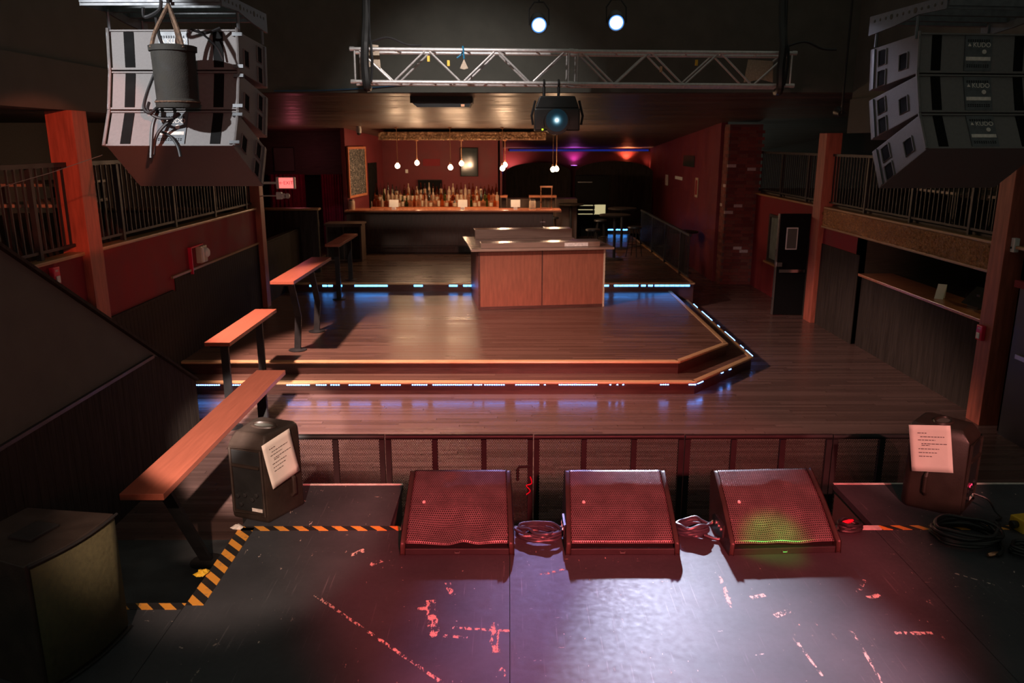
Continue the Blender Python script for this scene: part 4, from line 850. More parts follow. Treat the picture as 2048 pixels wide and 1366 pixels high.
for x0, x1, y0, y1 in ((-h - .13, h + .13, -.13, .45), (-h - .13, -h + .40, .45, BD_ + .05), (-h - .13 + .53, h - .28, BD_ - .45, BD_ + .05), (h - .40, h + .13, .45, BD_ - .6)): MB().box(x0, x1, y0, y1, BHt, BHt + .04).build('counter_slab', 'counter', t, bevel=.008)
MB().box(-h + .06, h - .10, .02, .32, BHt + .04, BHt + .13).build('front_riser', 'counter', t, bevel=.01); MB().box(-h + .08, h - .32, BD_ - .40, BD_ - .05, BHt + .04, BHt + .22).build('rear_riser', 'counter', t, bevel=.01)
MB().box(h * .35, h * .72, .012, .02, BHt + .05, BHt + .115).build('label_strip', 'tapewhite', t)
MB().box(-h + .03, h - .03, .5, BB - .3, .6, .62).build('equipment_shelf', 'black', t)
p = wmat(t) @ Vector((.30, BD_ - .12, BHt + .22)); g_ = thing('gooseneck_lamp', 'small chrome gooseneck lamp on the booth counter', 'lamp', p)
MB().lathe([(.035, 0), (.035, .01), (.012, .015)], 12).build('base', 'chrome', g_); MB().tube([(0, 0, 0), (0, 0, .16)], .008, 6).build('stem', 'chrome', g_); MB().box(-.05, .05, -.012, .012, .10, .12).build('cross_arm', 'chrome', g_)

# ================================================================== LED runs under the nosings
def led_line(name, label, y, z, runs, step, size, mat, py):
    t = thing(name, label, 'light strip', (0, y, z)); n = 0
    MB().box(at_y(runs[0][0], py, y).x - .05, at_y(runs[-1][1], py, y).x + .05, .004, .012, -.008, .008).build('strip_backing', 'riser', t)
    for a, b in runs:
        xa, xb = at_y(a, py, y).x, at_y(b, py, y).x; m = MB()
        k = max(1, int(round((xb - xa) / step)))
        for i in range(k): x = xa + (xb - xa) * (i + .5) / k; hh = size * .32 if size < .05 else .016; m.box(x - size / 2, x + size / 2, -.003, .004, -hh, hh)
        m.build('led_run', mat, t)
    return t
r1 = [(390, 440), (455, 483)] + [(a / 2.97 + 0, b / 2.97) for a, b in ((1700, 1840), (1875, 1940), (1960, 2019))] + [(680 + a / 2.97, 680 + b / 2.97) for a, b in ((50, 180), (240, 362), (425, 520), (548, 785), (795, 845), (855, 980), (1040, 1185), (1212, 1222), (1298, 1530), (1600, 1612), (1640, 1655), (1675, 1690), (1900, 1955))] + [(1377, 1389)]
led_line('led_strip', 'dotted blue LED strip under the lowest step nosing facing the stage', YF1 - .006, .135, r1, .030, .019, 'led', 768)
r2 = [(621, 626), (644, 666), (674, 685), (709, 775), (828, 845), (899, 914), (926, 956), (1210, 1216), (1228, 1277), (1281, 1293), (1295, 1307), (1309, 1380)]
led_line('led_strip', 'long blue LED bars under the rear floor nosing behind the booth', YR - .006, Z3 - .055, r2, .10, .092, 'ledfar', 570)
t = thing('led_strip', 'dotted blue LED strip along the mitred corner of the lower step', 'light strip', (*poly1[1], .135)); base = t.location.copy()
for (pa_, pb_), spans in (((poly1[1], poly1[2]), ((.0, .14), (.44, .48), (.58, .62))), ((poly1[2], poly1[3]), ((.02, .10), (.13, .17), (.24, .38), (.46, .49), (.58, .76), (.84, .92)))):
    A_, B_ = Vector((*pa_, 0)), Vector((*pb_, 0)); d = (B_ - A_); L = d.length; d.normalize(); n = Vector((d.y, -d.x, 0))
    for f0, f1 in spans:
        m = MB(); k = max(2, int((f1 - f0) * L / .032))
        for i in range(k):
            q = A_ + d * (L * (f0 + (f1 - f0) * i / k)) + n * (.006 if pa_ is poly1[1] else .036) + Vector((0, 0, .135 if pa_ is poly1[1] else .165)) - base; m.box(q.x - .009, q.x + .009, q.y - .009, q.y + .009, q.z - .006, q.z + .006)
        m.build('led_run', 'led', t)
YST = 25.0
S(MB().box(-.2, 4.9, YST, 28.9, Z3, Z3 + .16), 'floor_back_step', 'rear')
r3 = [(680 + a / 2.97, 680 + b / 2.97) for a, b in ((1440, 1465), (1468, 1497), (1552, 1572), (1582, 1600), (1604, 1655), (1662, 1680), (1690, 1698))]
led_line('led_strip', 'short blue LED bars on the last step beyond the booth', YST - .006, Z3 + .12, r3, .16, .13, 'ledfar', 462)

# ================================================================== bar
YBF = 20.6; xb0, xb1 = at_y(692, 424, YBF).x, at_y(1108, 428, YBF).x; ZBT = Z3 + 1.10
t = thing('bar_counter', 'long wooden bar with dark boarded front', 'bar', ((xb0 + xb1) / 2, YBF, Z3))
MB().box(xb0, xb1 + .18, YBF - .22, YBF + .5, ZBT - .05, ZBT).build('bar_top', 'barwood', t, world=True, bevel=.012); MB().box(xb0 + .02, xb1 - .02, YBF + .012, YBF + .4, Z3, ZBT - .05).build('carcass', 'black', t, world=True)
bd = MB().box(0.003, .117, 0, .012, 0, ZBT - .05 - Z3).build('front_board', 'barfront', t, loc=(xb0 - t.location.x, 0, 0)); x = xb0 + .12
while x < xb1 - .1: share(bd, 'front_board', t, (x - t.location.x, 0, 0)); x += .12
MB().box(xb0, xb1, YBF - .1, YBF, Z3 + .14, Z3 + .18).build('foot_rail', 'barfront', t, world=True)
p = at_y(708, 450, 19.6); t = thing('low_cabinet', 'dark low cabinet standing before the bar end', 'cabinet', (-3.95, 19.3, Z3)); MB().box(-.42, .42, -.28, .28, 0, .86).build('body', 'barfront', t, bevel=.006); MB().box(-.45, .45, -.31, .31, .86, .90).build('top', 'barfront', t); MB().box(-.38, -.01, -.29, -.28, .05, .82).build('door', 'wainscot', t); MB().box(.01, .38, -.29, -.28, .05, .82).build('door', 'wainscot', t)
# back bar tiers
YBB = 22.7; xt0, xt1 = at_y(731, 410, YBB).x, at_y(998, 410, YBB).x
t = thing('back_bar', 'stepped orange wood bottle shelving behind the bar', 'shelf', ((xt0 + xt1) / 2, YBB, Z3)); tiers = [(YBB - .2, 1.55), (YBB, 1.70), (YBB + .2, 1.85)]
for y, z in tiers: MB().box(xt0, xt1, y, y + .2, Z3, z).build('tier', 'barwood', t, world=True)
MB().box(xt0, xt1, YBB - .26, YBB - .2, Z3, 1.5).build('rail', 'barwood', t, world=True)
for x0, x1, y, z0, z1, lab in ((1000, 1015, 22.9, 1.78, 1.84, 'short orange wood shelf beside the bottle tiers'), (1058, 1113, 22.9, 1.78, 1.84, 'short orange wood shelf near the glass rack')):
    a, b = at_y(x0, 395, y).x, at_y(x1, 395, y).x; t = thing('bar_shelf', lab, 'shelf', ((a + b) / 2, y, Z3)); MB().box(a, b, y, y + .3, z0, z1).build('board', 'barwood', t, world=True)
    for x in (a, b - .04): MB().box(x, x + .04, y, y + .3, Z3, z0).build('upright', 'barfront', t, world=True)
t = thing('back_cabinet', 'low dark cabinet under the short shelves behind the bar', 'cabinet', (.45, 23.4, Z3)); MB().box(-.7, 1.5, -.12, .4, 0, 1.15).build('body', 'barfront', t); MB().box(-.7, 1.5, -.14, .42, 1.15, 1.19).build('top', 'barfront', t)
# bottles: five shapes, one mesh each, copied along the tiers
shapes = [[(.036, 0), (.038, .01), (.038, .17), (.030, .20), (.014, .225), (.013, .30), (.015, .305), (.015, .32)], [(.044, 0), (.046, .01), (.044, .14), (.020, .19), (.014, .21), (.014, .26), (.017, .265), (.017, .29)], [(.034, 0), (.035, .01), (.034, .15), (.028, .19), (.012, .25), (.012, .33), (.014, .335), (.014, .345)], [(.050, 0), (.052, .01), (.052, .11), (.02, .16), (.016, .18), (.016, .215), (.02, .22), (.02, .24)]]
kinds = ['clear', 'amber', 'green', 'dark', 'frosted']; protos = {}; random.seed(11)
tn = ['lowest', 'middle', 'top']
for ti, (y, z) in enumerate(tiers):
    x = xt0 + .05
    while x < xt1 - .05:
        ki = random.choices(range(5), (30, 26, 9, 19, 16))[0]; si = random.randrange(4); sh_n = ('straight sided', 'round shouldered', 'tall slender', 'squat')[si]; lab = '%s %s glass bottle on the %s tier of the back bar' % (sh_n, kinds[ki], tn[ti]); gr = '%s %s bottles on the %s tier' % (sh_n, kinds[ki], tn[ti])
        if (ki, si) not in protos:
            o = MB().lathe(shapes[si], 10).build('bottle', BOT[ki], smooth=True); o.data.materials.append(M['label']); n = 10
            for pf in o.data.polygons:
                if .03 < pf.center.z < .13 and ki != 4 and (ki + si) % 3 == 0: pf.material_index = 1 if abs(math.atan2(pf.center.y, pf.center.x) + math.pi / 2) < 1.3 else 0
            protos[(ki, si)] = o; o.location = (x, y + .1, z + .001)
        else: o = protos[(ki, si)].copy(); C.objects.link(o); o.location = (x, y + .08 + random.random() * .06, z + .001)
        tag(o, lab, 'bottle', gr); x += random.uniform(.104, .122)
# cards, glasses and small things on the bar
for x, lab in ((787, 'pale menu card standing on the bar near the chalkboard'), (925, 'pale menu card standing on the middle of the bar'), (1031, 'pale menu card standing on the bar near the glass rack')):
    p = at_y(x, 418, YBF); t = thing('menu_card', lab, 'card', (p.x, YBF + .05, ZBT)); MB().hexa([(-.12, 0, .06), (.12, 0, .06), (.12, .01, .06), (-.12, .01, .06)], [(-.12, .06, .24), (.12, .06, .24), (.12, .07, .24), (-.12, .07, .24)]).build('card', 'paper', t); MB().box(-.05, .05, -.03, .08, 0, .06).build('stand', 'paper', t)
p = at_y(1093, 415, YBF + .1); t = thing('glass_rack', 'copper framed rack of stacked glasses at the bar end', 'rack', (p.x, YBF + .2, ZBT)); MB().box(-.15, .15, -.1, .1, 0, .03).build('base', 'barwood', t)
for x in (-.14, .14): MB().tube([(x, .08, .03), (x, .08, .56)], .012, 6).build('upright', 'copper', t)
MB().box(-.16, .16, .06, .1, .54, .58).build('top_bar', 'copper', t)
for i in range(6):
    g0 = MB().lathe([(.03, 0), (.036, .1), (.036, .12), (.030, .12), (.026, .01)], 10, caps=False).build('glass', BOT[0], smooth=True); g0.location = (p.x - .1 + (i % 3) * .1, YBF + .16 + random.random() * .05, ZBT + .032 + (i // 3) * .122); tag(g0, 'clear tumbler stacked in the rack at the bar end', 'glass', 'tumblers in the bar rack')
for x, lab in ((1065, 'glass jar of straws lit yellow on the bar'), (703, 'clear glass jar on the bar beneath the chalkboard')):
    p = at_y(x, 418, YBF + .05); t = thing('glass_jar', lab, 'jar', (p.x, YBF + .1, ZBT)); MB().lathe([(.08, 0), (.085, .02), (.085, .2), (.07, .22)], 14).build('jar', 'label' if x > 900 else BOT[4], t, smooth=True); MB().lathe([(.07, .22), (.074, .25)], 14).build('lid', 'steel', t)
# tin soffit over the bar, ducts of pendants
a, b = at_y(757, 270, 20.9).x, at_y(1092, 275, 20.9).x; o = one(MB().box(a, b, 20.9, 22.6, 3.36, zc(22.6)), 'tin_soffit', 'tinbar', 'embossed copper tin soffit hanging from the ceiling over the bar', 'soffit', ((a + b) / 2, 21.7, 3.36))
pend = [(795, 332, 20.5), (834, 326, 21.6), (901, 335, 20.5), (923, 327, 21.6), (1005, 337, 20.5), (1010, 330, 21.6), (1106, 339, 20.5), (1113, 338, 21.0)]
pl_ = ['over the bar below the chalkboard end', 'behind the first, over the bar', 'over the middle of the bar', 'next to the black wall screen', 'lower one of the pair by the wall corner', 'higher one of the pair by the wall corner', 'of the pair over the glass rack, toward the bottles', 'of the pair over the glass rack, toward the open floor']
for (x, y, Y), q in zip(pend, pl_):
    p = at_y(x, y, Y); zt_ = 3.362 if 20.9 < Y < 22.6 and x < 1092 else zc(Y) + .01; t = thing('pendant_lamp', 'bare glowing globe pendant ' + q, 'lamp', (p.x, Y, p.z), 0, 'globe pendants over the bar')
    MB().lathe([(.0, -.062), (.035, -.052), (.058, -.022), (.062, .005), (.052, .035), (.028, .058), (.02, .075)], 14, caps=False).build('globe', 'bulb', t, smooth=True); MB().lathe([(.022, .07), (.022, .12), (.008, .13)], 10).build('socket', 'copper', t); MB().tube([(0, 0, .12), (0, 0, zt_ - p.z)], .008, 6).build('hanging_cord', 'cord', t); MB().lathe([(.05, zt_ - p.z - .03), (.05, zt_ - p.z)], 12).build('ceiling_canopy', 'copper', t)
    point('pendant_bulb', (p.x, Y, p.z - .16), 28, (1, .60, .34), .06)
# wall pieces behind the bar
def wallbox(name, x0, x1, y0, y1, Y, mat, label, cat, d=.05, frame=None):
    a, b = at_y(x0, y1, Y), at_y(x1, y0, Y); t = thing(name, label, cat, ((a.x + b.x) / 2, Y, a.z)); MB().box(a.x, b.x, Y - d, Y, a.z, b.z).build('panel', mat, t, world=True)
    if frame: MB().tube([(a.x, Y - d, a.z), (b.x, Y - d, a.z), (b.x, Y - d, b.z), (a.x, Y - d, b.z)], .02, 6, closed=True).build('frame', frame, t, world=True)
    return t
wallbox('wall_screen', 922, 955, 296, 352, 24.0, 'screen', 'black glossy wall screen behind the bar', 'screen', .06, 'blacksatin'); wallbox('wall_cabinet', 838, 884, 360, 385, 24.0, 'void', 'black wall cabinet behind the bottles', 'cabinet', .12, 'blacksatin'); wallbox('switch_plate', 811, 816, 339, 346, 24.0, 'whiteplastic', 'small white switch plate on the bar wall', 'switch', .02); wallbox('wall_vent', 846, 880, 318, 332, 24.0, 'redwall', 'dark red vent cover on the bar wall', 'vent', .03)
# chalkboard on the angled wall
d = (p1 - p0).normalized(); n = Vector((d.y, -d.x, 0)).normalized(); q0 = p0 + d * .05 + n * .03; L = (p1 - p0).length * .42
t = thing('chalkboard', 'wood framed chalkboard covered in chalk writing', 'board', (q0.x, q0.y, 1.9), math.atan2(d.y, d.x)); zt0, zt1 = .05, 1.25
MB().box(0, L, -.03, 0, zt0, zt1).build('slate', 'chalk', t)
for a, b, c_, e in ((-.04, .03, zt0 - .04, zt1 + .04), (L - .03, L + .04, zt0 - .04, zt1 + .04), (.03, L - .03, zt0 - .04, zt0 + .02), (.03, L - .03, zt1 - .02, zt1 + .04)): MB().box(a, b, -.045, 0, c_, e).build('frame_side', 'barwood', t)

# ================================================================== mezzanine railings
def railing(axis, fixed, a, b, z0, z1, label, pitch=.115, group=None):
    """black balustrade along an axis (0: x, 1: y): each baluster a part"""
    c = [0, 0, z0]; c[axis] = (a + b) / 2; c[1 - axis] = fixed; t = thing('railing', label, 'railing', c, 0 if axis == 0 else R(90), group); h = (b - a) / 2; H = z1 - z0
    MB().box(-h, h, -.025, .025, H - .045, H).build('hand_rail', 'blackmetal', t); MB().box(-h, h, -.015, .015, .06, .09).build('bottom_rail', 'blackmetal', t)
    n = int((b - a) / pitch); b0 = None
    for i in range(n):
        x = -h + (i + .5) * (b - a) / n
        if i % 13 == 6: MB().box(x - .025, x + .025, -.025, .025, 0, H - .04).build('post', 'blackmetal', t)
        elif b0 is None: b0 = MB().box(-.009, .009, -.009, .009, .09, H - .045).build('baluster', 'blackmetal', t, loc=(x, 0, 0))
        else: share(b0, 'baluster', t, (x, 0, 0))
    return t
railing(1, XL - .06, 4.0, 8.45, 2.17, 3.1, 'black balustrade on the red wall between the stairs and the rough column'); railing(1, XL - .06, 8.78, 14.38, 2.17, 3.1, 'black balustrade on the red wall between the rough and the slim column')
railing(1, XR + .06, 9.32, 14.6, 2.17, 3.1, 'black balustrade above the gold tin band'); railing(1, XR + .06, 15.0, 18.75, 2.17, 3.1, 'black balustrade above the window near the brick pier'); 
railing(1, XRR - .05, YR + .3, 22.5, Z3, Z3 + .95, 'dark balustrade on the edge of the rear floor before the brick pier', .13)

# gold tin band on the right, with wooden mould below
o = MB().box(XR - .045, XR - .002, 9.31, 14.59, 1.83, 2.13); bm_ = one(o, 'tin_band', 'tin', 'embossed gold tin band under the mezzanine rail', 'panel', (XR, 11.95, 1.83))
def emboss(L, H, cell, nx, nz, put):
    """pressed tin sheet: rosettes in square cells, slightly irregular"""
    vv = []; random.seed(5)
    for j in range(nz + 1):
        for i in range(nx + 1):
            u, v = i / nx * L, j / nz * H; cu_, cv_ = (u % cell) - cell / 2, v - H / 2; q = math.hypot(cu_, cv_); th = math.atan2(cv_, cu_)
            e = .014 * math.cos(q * 70) * math.exp(-q * 5) + .010 * math.cos(th * 8) * min(1, q * 9) + random.uniform(-.008, .008)
            vv.append(put(u, v, max(-.006, e)))
    return MB().add(vv, [(j * (nx + 1) + i, j * (nx + 1) + i + 1, (j + 1) * (nx + 1) + i + 1, (j + 1) * (nx + 1) + i) for j in range(nz) for i in range(nx)])
emboss(5.3, .30, .3, 260, 18, lambda u, v, e: (XR - .052 - e, 9.3 + u, 1.83 + v)).build('embossed_sheet', 'tin', bm_, world=True)
sf = bpy.data.objects['tin_soffit']; sa, sb = at_y(757, 270, 20.9).x, at_y(1092, 275, 20.9).x
emboss(sb - sa, .20, .2, 200, 12, lambda u, v, e: (sa + u, 20.89 - e, 3.36 + v)).build('embossed_sheet', 'tinbar', sf, world=True)
MB().box(XR - .07, XR - .001, 9.31, 14.59, 1.795, 1.83).build('bottom_mould', 'capwood', bm_, world=True, bevel=.008)
# service niche: counter, papers, terminals, glasses
t = thing('service_counter', 'varnished service counter in the niche under the tin band', 'counter', (XR + .2, 11.2, 0)); MB().box(XR - .02, XR + .55, 9.32, 12.96, 1.17, 1.21).build('counter_top', 'barwood', t, world=True, bevel=.006); MB().box(XR + .05, XR + .09, 9.32, 12.96, 0, 1.17).build('counter_front', 'wainscot', t, world=True)
p = at_x(1874, 590, XR + .16); t = thing('tent_card', 'white folded tent card on the service counter', 'card', (p.x, p.y, 1.21), R(50)); MB().hexa([(-.06, -.09, 0), (-.05, -.09, 0), (-.05, .02, 0), (-.06, .02, 0)], [(-.005, -.11, .2), (.005, -.11, .2), (.005, .0, .2), (-.005, .0, .2)]).build('front_leaf', 'paper', t); MB().hexa([(.05, -.09, 0), (.06, -.09, 0), (.06, .02, 0), (.05, .02, 0)], [(-.005, -.11, .2), (.005, -.11, .2), (.005, .0, .2), (-.005, .0, .2)]).build('back_leaf', 'paper', t)
for y, lab in ((10.1, 'dark till screen on the service counter beside the tent card'), (9.72, 'dark till screen on the service counter beside the column')):
    t = thing('till_screen', lab, 'screen', (XR + .3, y, 1.21), R(8)); MB().hexa([(-.10, -.17, .05), (-.08, -.17, .04), (-.08, .17, .04), (-.10, .17, .05)], [(.10, -.17, .26), (.12, -.17, .25), (.12, .17, .25), (.10, .17, .26)]).build('screen', 'screen', t); MB().box(-.06, .1, -.1, .1, 0, .05).build('base', 'blacksatin', t); MB().box(.0, .03, -.03, .03, .03, .18).build('neck', 'blacksatin', t)
sh_ = thing('glass_shelf', 'lit shelf of glasses at the back of the service niche', 'shelf', (XR + .75, 9.85, 1.0)); MB().box(-.12, .15, -.45, .45, .36, .38).build('board', 'mezzwood', sh_); MB().box(.13, .15, -.45, .45, -1.0, .75).build('back', 'mezzwood', sh_)
random.seed(2)
for i in range(14):
    g0 = MB().lathe([(.028, 0), (.034, .1), (.034, .14), (.030, .14), (.026, .01)], 10, caps=False).build('glass', BOT[4] if i % 3 else BOT[0], smooth=True); g0.location = (XR + .67 + (i % 2) * .1, 9.45 + (i // 2) * .12, 1.381); tag(g0, '%s tumbler on the lit shelf in the service niche' % ('frosted' if i % 3 else 'clear'), 'glass', '%s tumblers in the niche' % ('frosted' if i % 3 else 'clear'))
point('niche_lamp', (XR + .62, 9.75, 1.85), 2.2, (.95, .85, .35), .04)

# ================================================================== alarms, signs, small wall devices
def alarm(loc, face, label, txt=True):
    t = thing('fire_alarm', label, 'alarm', loc, face); MB().box(-.06, .06, -.05, 0, -.09, .09).build('housing', 'alarm', t, bevel=.012); MB().box(-.03, .03, -.062, -.05, -.07, .0).build('lens', 'whiteplastic', t, bevel=.004)
    text('FIRE', .03, 'whiteplastic', t, (0, -.0505, .05), (R(90), 0, 0)); return t
alarm(at_x(105, 552, XL + .0), R(90), 'red fire alarm strobe on the red wall beside the stairs')
alarm(Vector((XR - .121, 9.2, at_x(1953, 660, XR - .12).z)), R(-90), 'red fire alarm box on the timber column beside the service counter')
p = at_x(398, 508, XL); t = thing('emergency_light', 'beige twin head emergency light on the red wall', 'lamp', p, R(90)); MB().box(-.12, .12, -.08, 0, -.12, .12).build('housing', 'beige', t, bevel=.01); MB().lathe([(.07, 0), (.07, .04), (.05, .06)], 14).xf(Matrix.Translation((0.02, -.08, .02)) @ Matrix.Rotation(R(90), 4, 'X')).build('lamp_head', 'whiteplastic', t, smooth=True); MB().box(-.11, -.06, -.1, -.08, -.1, .1).build('battery_cover', 'whiteplastic', t)
q = at_x(378, 520, XL); t = thing('sign_bracket', 'red projecting sign panel beside the emergency light', 'sign', (XL, q.y, q.z)); MB().box(XL, XL + .05, q.y - .012, q.y + .012, q.z - .20, q.z + .18).build('sign_plate', 'alarm', t, world=True); MB().box(XL, XL + .05, q.y, q.y + .45, q.z + .16, q.z + .18).build('top_arm', 'alarm', t, world=True)
p = at_y(571, 366, 14.52); t = thing('exit_sign', 'lit red EXIT sign with arrow by the slim column', 'sign', p, 0); MB().box(-.17, .17, 0, .05, -.105, .105).build('housing', 'whiteplastic', t, bevel=.008); MB().box(-.115, .135, -.004, 0, -.09, .09).build('lit_face', 'exit', t); MB().box(-.17, -.12, -.005, .05, -.08, .08).build('end_cap', 'whiteplastic', t, bevel=.006)
text('\u2190EXIT', .085, 'exitdark', t, (.01, -.0055, 0), (R(90), 0, 0)); MB().box(-.46, -.17, .015, .035, -.02, .02).build('bracket', 'whiteplastic', t)
p = at_y(563, 392, 14.52); t = thing('emergency_light', 'white twin head emergency light under the EXIT sign', 'lamp', p); MB().box(-.10, .0, 0, .08, -.06, .07).build('housing', 'whiteplastic', t, bevel=.01)
for x in (.05, .12): MB().lathe([(.045, 0), (.05, .03), (.03, .07)], 12).xf(Matrix.Translation((x - .02, .0, 0)) @ Matrix.Rotation(R(-90), 4, 'X')).build('lamp_head', 'whiteplastic', t, smooth=True)
MB().tube([(-.42, .04, 0), (.1, .04, 0)], .012, 6).build('arm', 'whiteplastic', t)
p = at_x(2032, 490, XR - .01); t = thing('sensor_box', 'small white sensor box beside the column by the dark door', 'sensor', (XR - .02, p.y, p.z)); MB().box(-.04, .02, -.05, .05, -.08, .08).build('housing', 'whiteplastic', t, bevel=.008); MB().lathe([(.015, 0), (.01, .008)], 8).xf(Matrix.Translation((-.04, 0, -.03)) @ Matrix.Rotation(R(-90), 4, 'Y')).build('eye', 'screen', t)
# devices on the red wall at the back right
for (x, y), w_, h_, m_, lab, cat in (((1394, 375), .05, .50, 'pale', 'tall narrow frame on the far red wall', 'frame'), ((1358, 356), .16, .09, 'whiteplastic', 'small white box on the far red wall', 'switch'), ((1334, 360), .06, .32, 'brickpale', 'pale narrow plate on the far red wall', 'plate'), ((1378, 322), .22, .30, 'screen', 'dark picture on the far red wall', 'picture')):
    p = at_x(x, y, 4.94); t = thing('wall_' + cat, lab, cat, p); MB().box(-.02, 0, -w_ * 3, w_ * 3, -h_ / 2, h_ / 2).build('body', m_, t); 
    if cat == 'frame': MB().box(-.025, 0, -w_ * 2, w_ * 2, -h_ / 2 + .06, h_ / 2 - .06).build('inset', 'redwall', t)
# curtains and black panel at the far left
def curtain(x0, x1, Y, z0, z1, label):
    a, b = at_y(x0, 390, Y).x, at_y(x1, 390, Y).x; n = 60; vv = []
    for k in range(n + 1):
        for z in (z0, z1): vv.append((a + (b - a) * k / n, Y + .06 * math.sin(k * .9) + .03 * math.sin(k * 2.3), z))
    m = MB().add(vv, [(2 * k, 2 * k + 2, 2 * k + 3, 2 * k + 1) for k in range(n)]); o = one(m, 'curtain', 'curtain', label, 'curtain', ((a + b) / 2, Y, z0), smooth=True); md = o.modifiers.new('thick', 'SOLIDIFY'); md.thickness = .01
curtain(540, 612, 21.8, .55, 2.47, 'gathered dark red velvet curtain behind the EXIT sign'); curtain(644, 688, 21.8, .55, 2.47, 'dark red velvet curtain hanging at the bar end')
wallbox('wall_panel', 552, 588, 296, 342, 21.9, 'black', 'black square panel above the red curtain', 'panel', .1)
p = at_y(718, 274, 20.2); t = thing('security_camera', 'white dome camera under the rear ceiling near the chalkboard', 'camera', (p.x, 20.2, zc(20.2))); MB().lathe([(.06, -.16), (.07, -.08), (.05, 0)], 12).build('mount', 'whiteplastic', t, smooth=True); MB().lathe([(.0, -.22), (.04, -.20), (.055, -.16)], 12, caps=False).build('dome', 'screen', t, smooth=True)
# ================================================================== far right: arches, uplights, cove, cooler, tables
for x0, x1, yt, Y, lab in ((1012, 1142, 325, 27.6, 'dark arched wooden booth back beside the wall corner'), (1152, 1306, 322, 27.6, 'wider dark arched wooden booth back before the orange uplight')):
    a, b = at_y(x0, 345, Y), at_y(x1, 345, Y); top = at_y(x0, yt, Y).z; hw = (b.x - a.x) / 2; zb = a.z; pts = [(-hw, Z3 + .16), (hw, Z3 + .16)] + [(hw * math.cos(math.pi * k / 16), zb + (top - zb) * math.sin(math.pi * k / 16)) for k in range(17)]
    t = thing('arched_partition', lab, 'partition', ((a.x + b.x) / 2, Y, 0)); MB().prism(pts, 1, 0, .08).build('arched_board', 'wainscot', t)
    for k in range(7): x = -hw + (k + .5) * 2 * hw / 7; MB().box(x - hw / 9, x + hw / 9, -.02, 0, Z3 + .3, zb - .1).build('board', 'wainscot', t)
for x, y, m_, lab, col, pw in ((1148, 331, 'purple', 'purple glowing wall uplight between the arches', (.6, .12, 1), 70), (1254, 326, 'orange', 'orange glowing wall uplight behind the wide arch', (1, .32, .14), 150)):
    p = at_y(x, y, 28.75); t = thing('wall_uplight', lab, 'lamp', p); MB().lathe([(.0, -.06), (.07, -.05), (.12, 0)], 16, caps=False).build('bowl', 'blacksatin', t, smooth=True); MB().lathe([(.0, .005), (.11, .005)], 16, caps=False).build('diffuser', m_, t)
    MB().box(-.04, .04, 0, .16, -.05, -.01).build('bracket', 'blacksatin', t); spot('uplight_beam', p + Vector((0, -.02, .04)), p + Vector((0, .04, 1)), pw, col, 120, .8, .08)
p = at_x(1296, 344, 4.9); t = thing('wall_uplight', 'blue edged uplight on the far red side wall', 'lamp', p); MB().box(-.1, .05, -.6, .6, -.03, .03).build('trough', 'blacksatin', t); MB().box(-.105, -.1, -.6, .6, -.03, .03).build('blue_edge', 'ledline', t); spot('uplight_beam', p + Vector((-.04, 0, .08)), p + Vector((.04, -.1, 1)), 16, (1, .35, .2), 90, .8, .05)
t = thing('cove_light', 'blue cove light strip along the top of the far wall', 'light strip', (2.3, 28.85, 3.02)); MB().box(-2.3, 2.6, -.02, .03, -.02, .04).build('strip', 'ledline', t); MB().box(-2.35, 2.65, -.04, .04, -.05, -.02).build('trough', 'barfront', t)
spot('corner_beam', (.0, 28.4, 2.3), (.15, 28.9, 3.1), 60, (1, .38, .34), 110, .8, .05); point('corner_blue', (-.05, 24.6, 3.0), .8, (.08, .16, 1), .05); p = at_y(1001, 344, 25.5)
t = thing('wall_light', 'small blue lit lamp on the wall corner by the bar', 'lamp', (p.x + .03, 25.5, p.z)); MB().lathe([(.03, -.1), (.045, 0), (.03, .1)], 10).build('shade', 'ledline', t, smooth=True); MB().box(-.12, 0, -.02, .02, -.02, .02).build('bracket', 'blacksatin', t)
p = at_y(1184, 432, 24.4); t = thing('drinks_cooler', 'glass fronted drinks cooler glowing yellow inside', 'cooler', (p.x, 24.4, Z3)); zz = p.z - Z3
MB().box(-.5, .5, .0, .55, 0, zz + 1.2).build('cabinet', 'void', t)
for k in range(3):
    for x0, x1 in ((-.42, .02), (.06, .40)): MB().box(x0, x1, -.012, 0, zz + .05 + k * .13, zz + .07 + k * .13).build('lit_shelf', 'cooler', t)
MB().box(.08, .40, -.010, 0, zz + .05, zz + .34).build('lit_door', 'cooler', t); MB().box(-.45, -.02, -.04, -.02, zz + 1.0, zz + 1.02).build('handle', 'steel', t)
def high_table(p, r, h, label): 
    t = thing('high_table', label, 'table', p, 0, 'round high tables'); MB().lathe([(r, h - .035), (r + .005, h - .02), (r, h)], 24).build('table_top', 'wainscot', t, smooth=True); MB().tube([(0, 0, .02), (0, 0, h - .03)], .035, 10).build('pedestal', 'blackmetal', t); MB().lathe([(.24, 0), (.24, .012), (.05, .03)], 18).build('base', 'blackmetal', t)
high_table((2.55, 19.4, Z3), .38, 1.08, 'round dark high table just beyond the booth'); high_table((3.0, 21.4, Z3), .38, 1.08, 'round dark high table by the far end of the balustrade'); high_table((1.75, 22.9, Z3), .36, 1.08, 'round dark high table in front of the cooler'); high_table((4.5, 20.6, 0), .36, 1.08, 'round dark high table on the lower floor behind the brick pier')
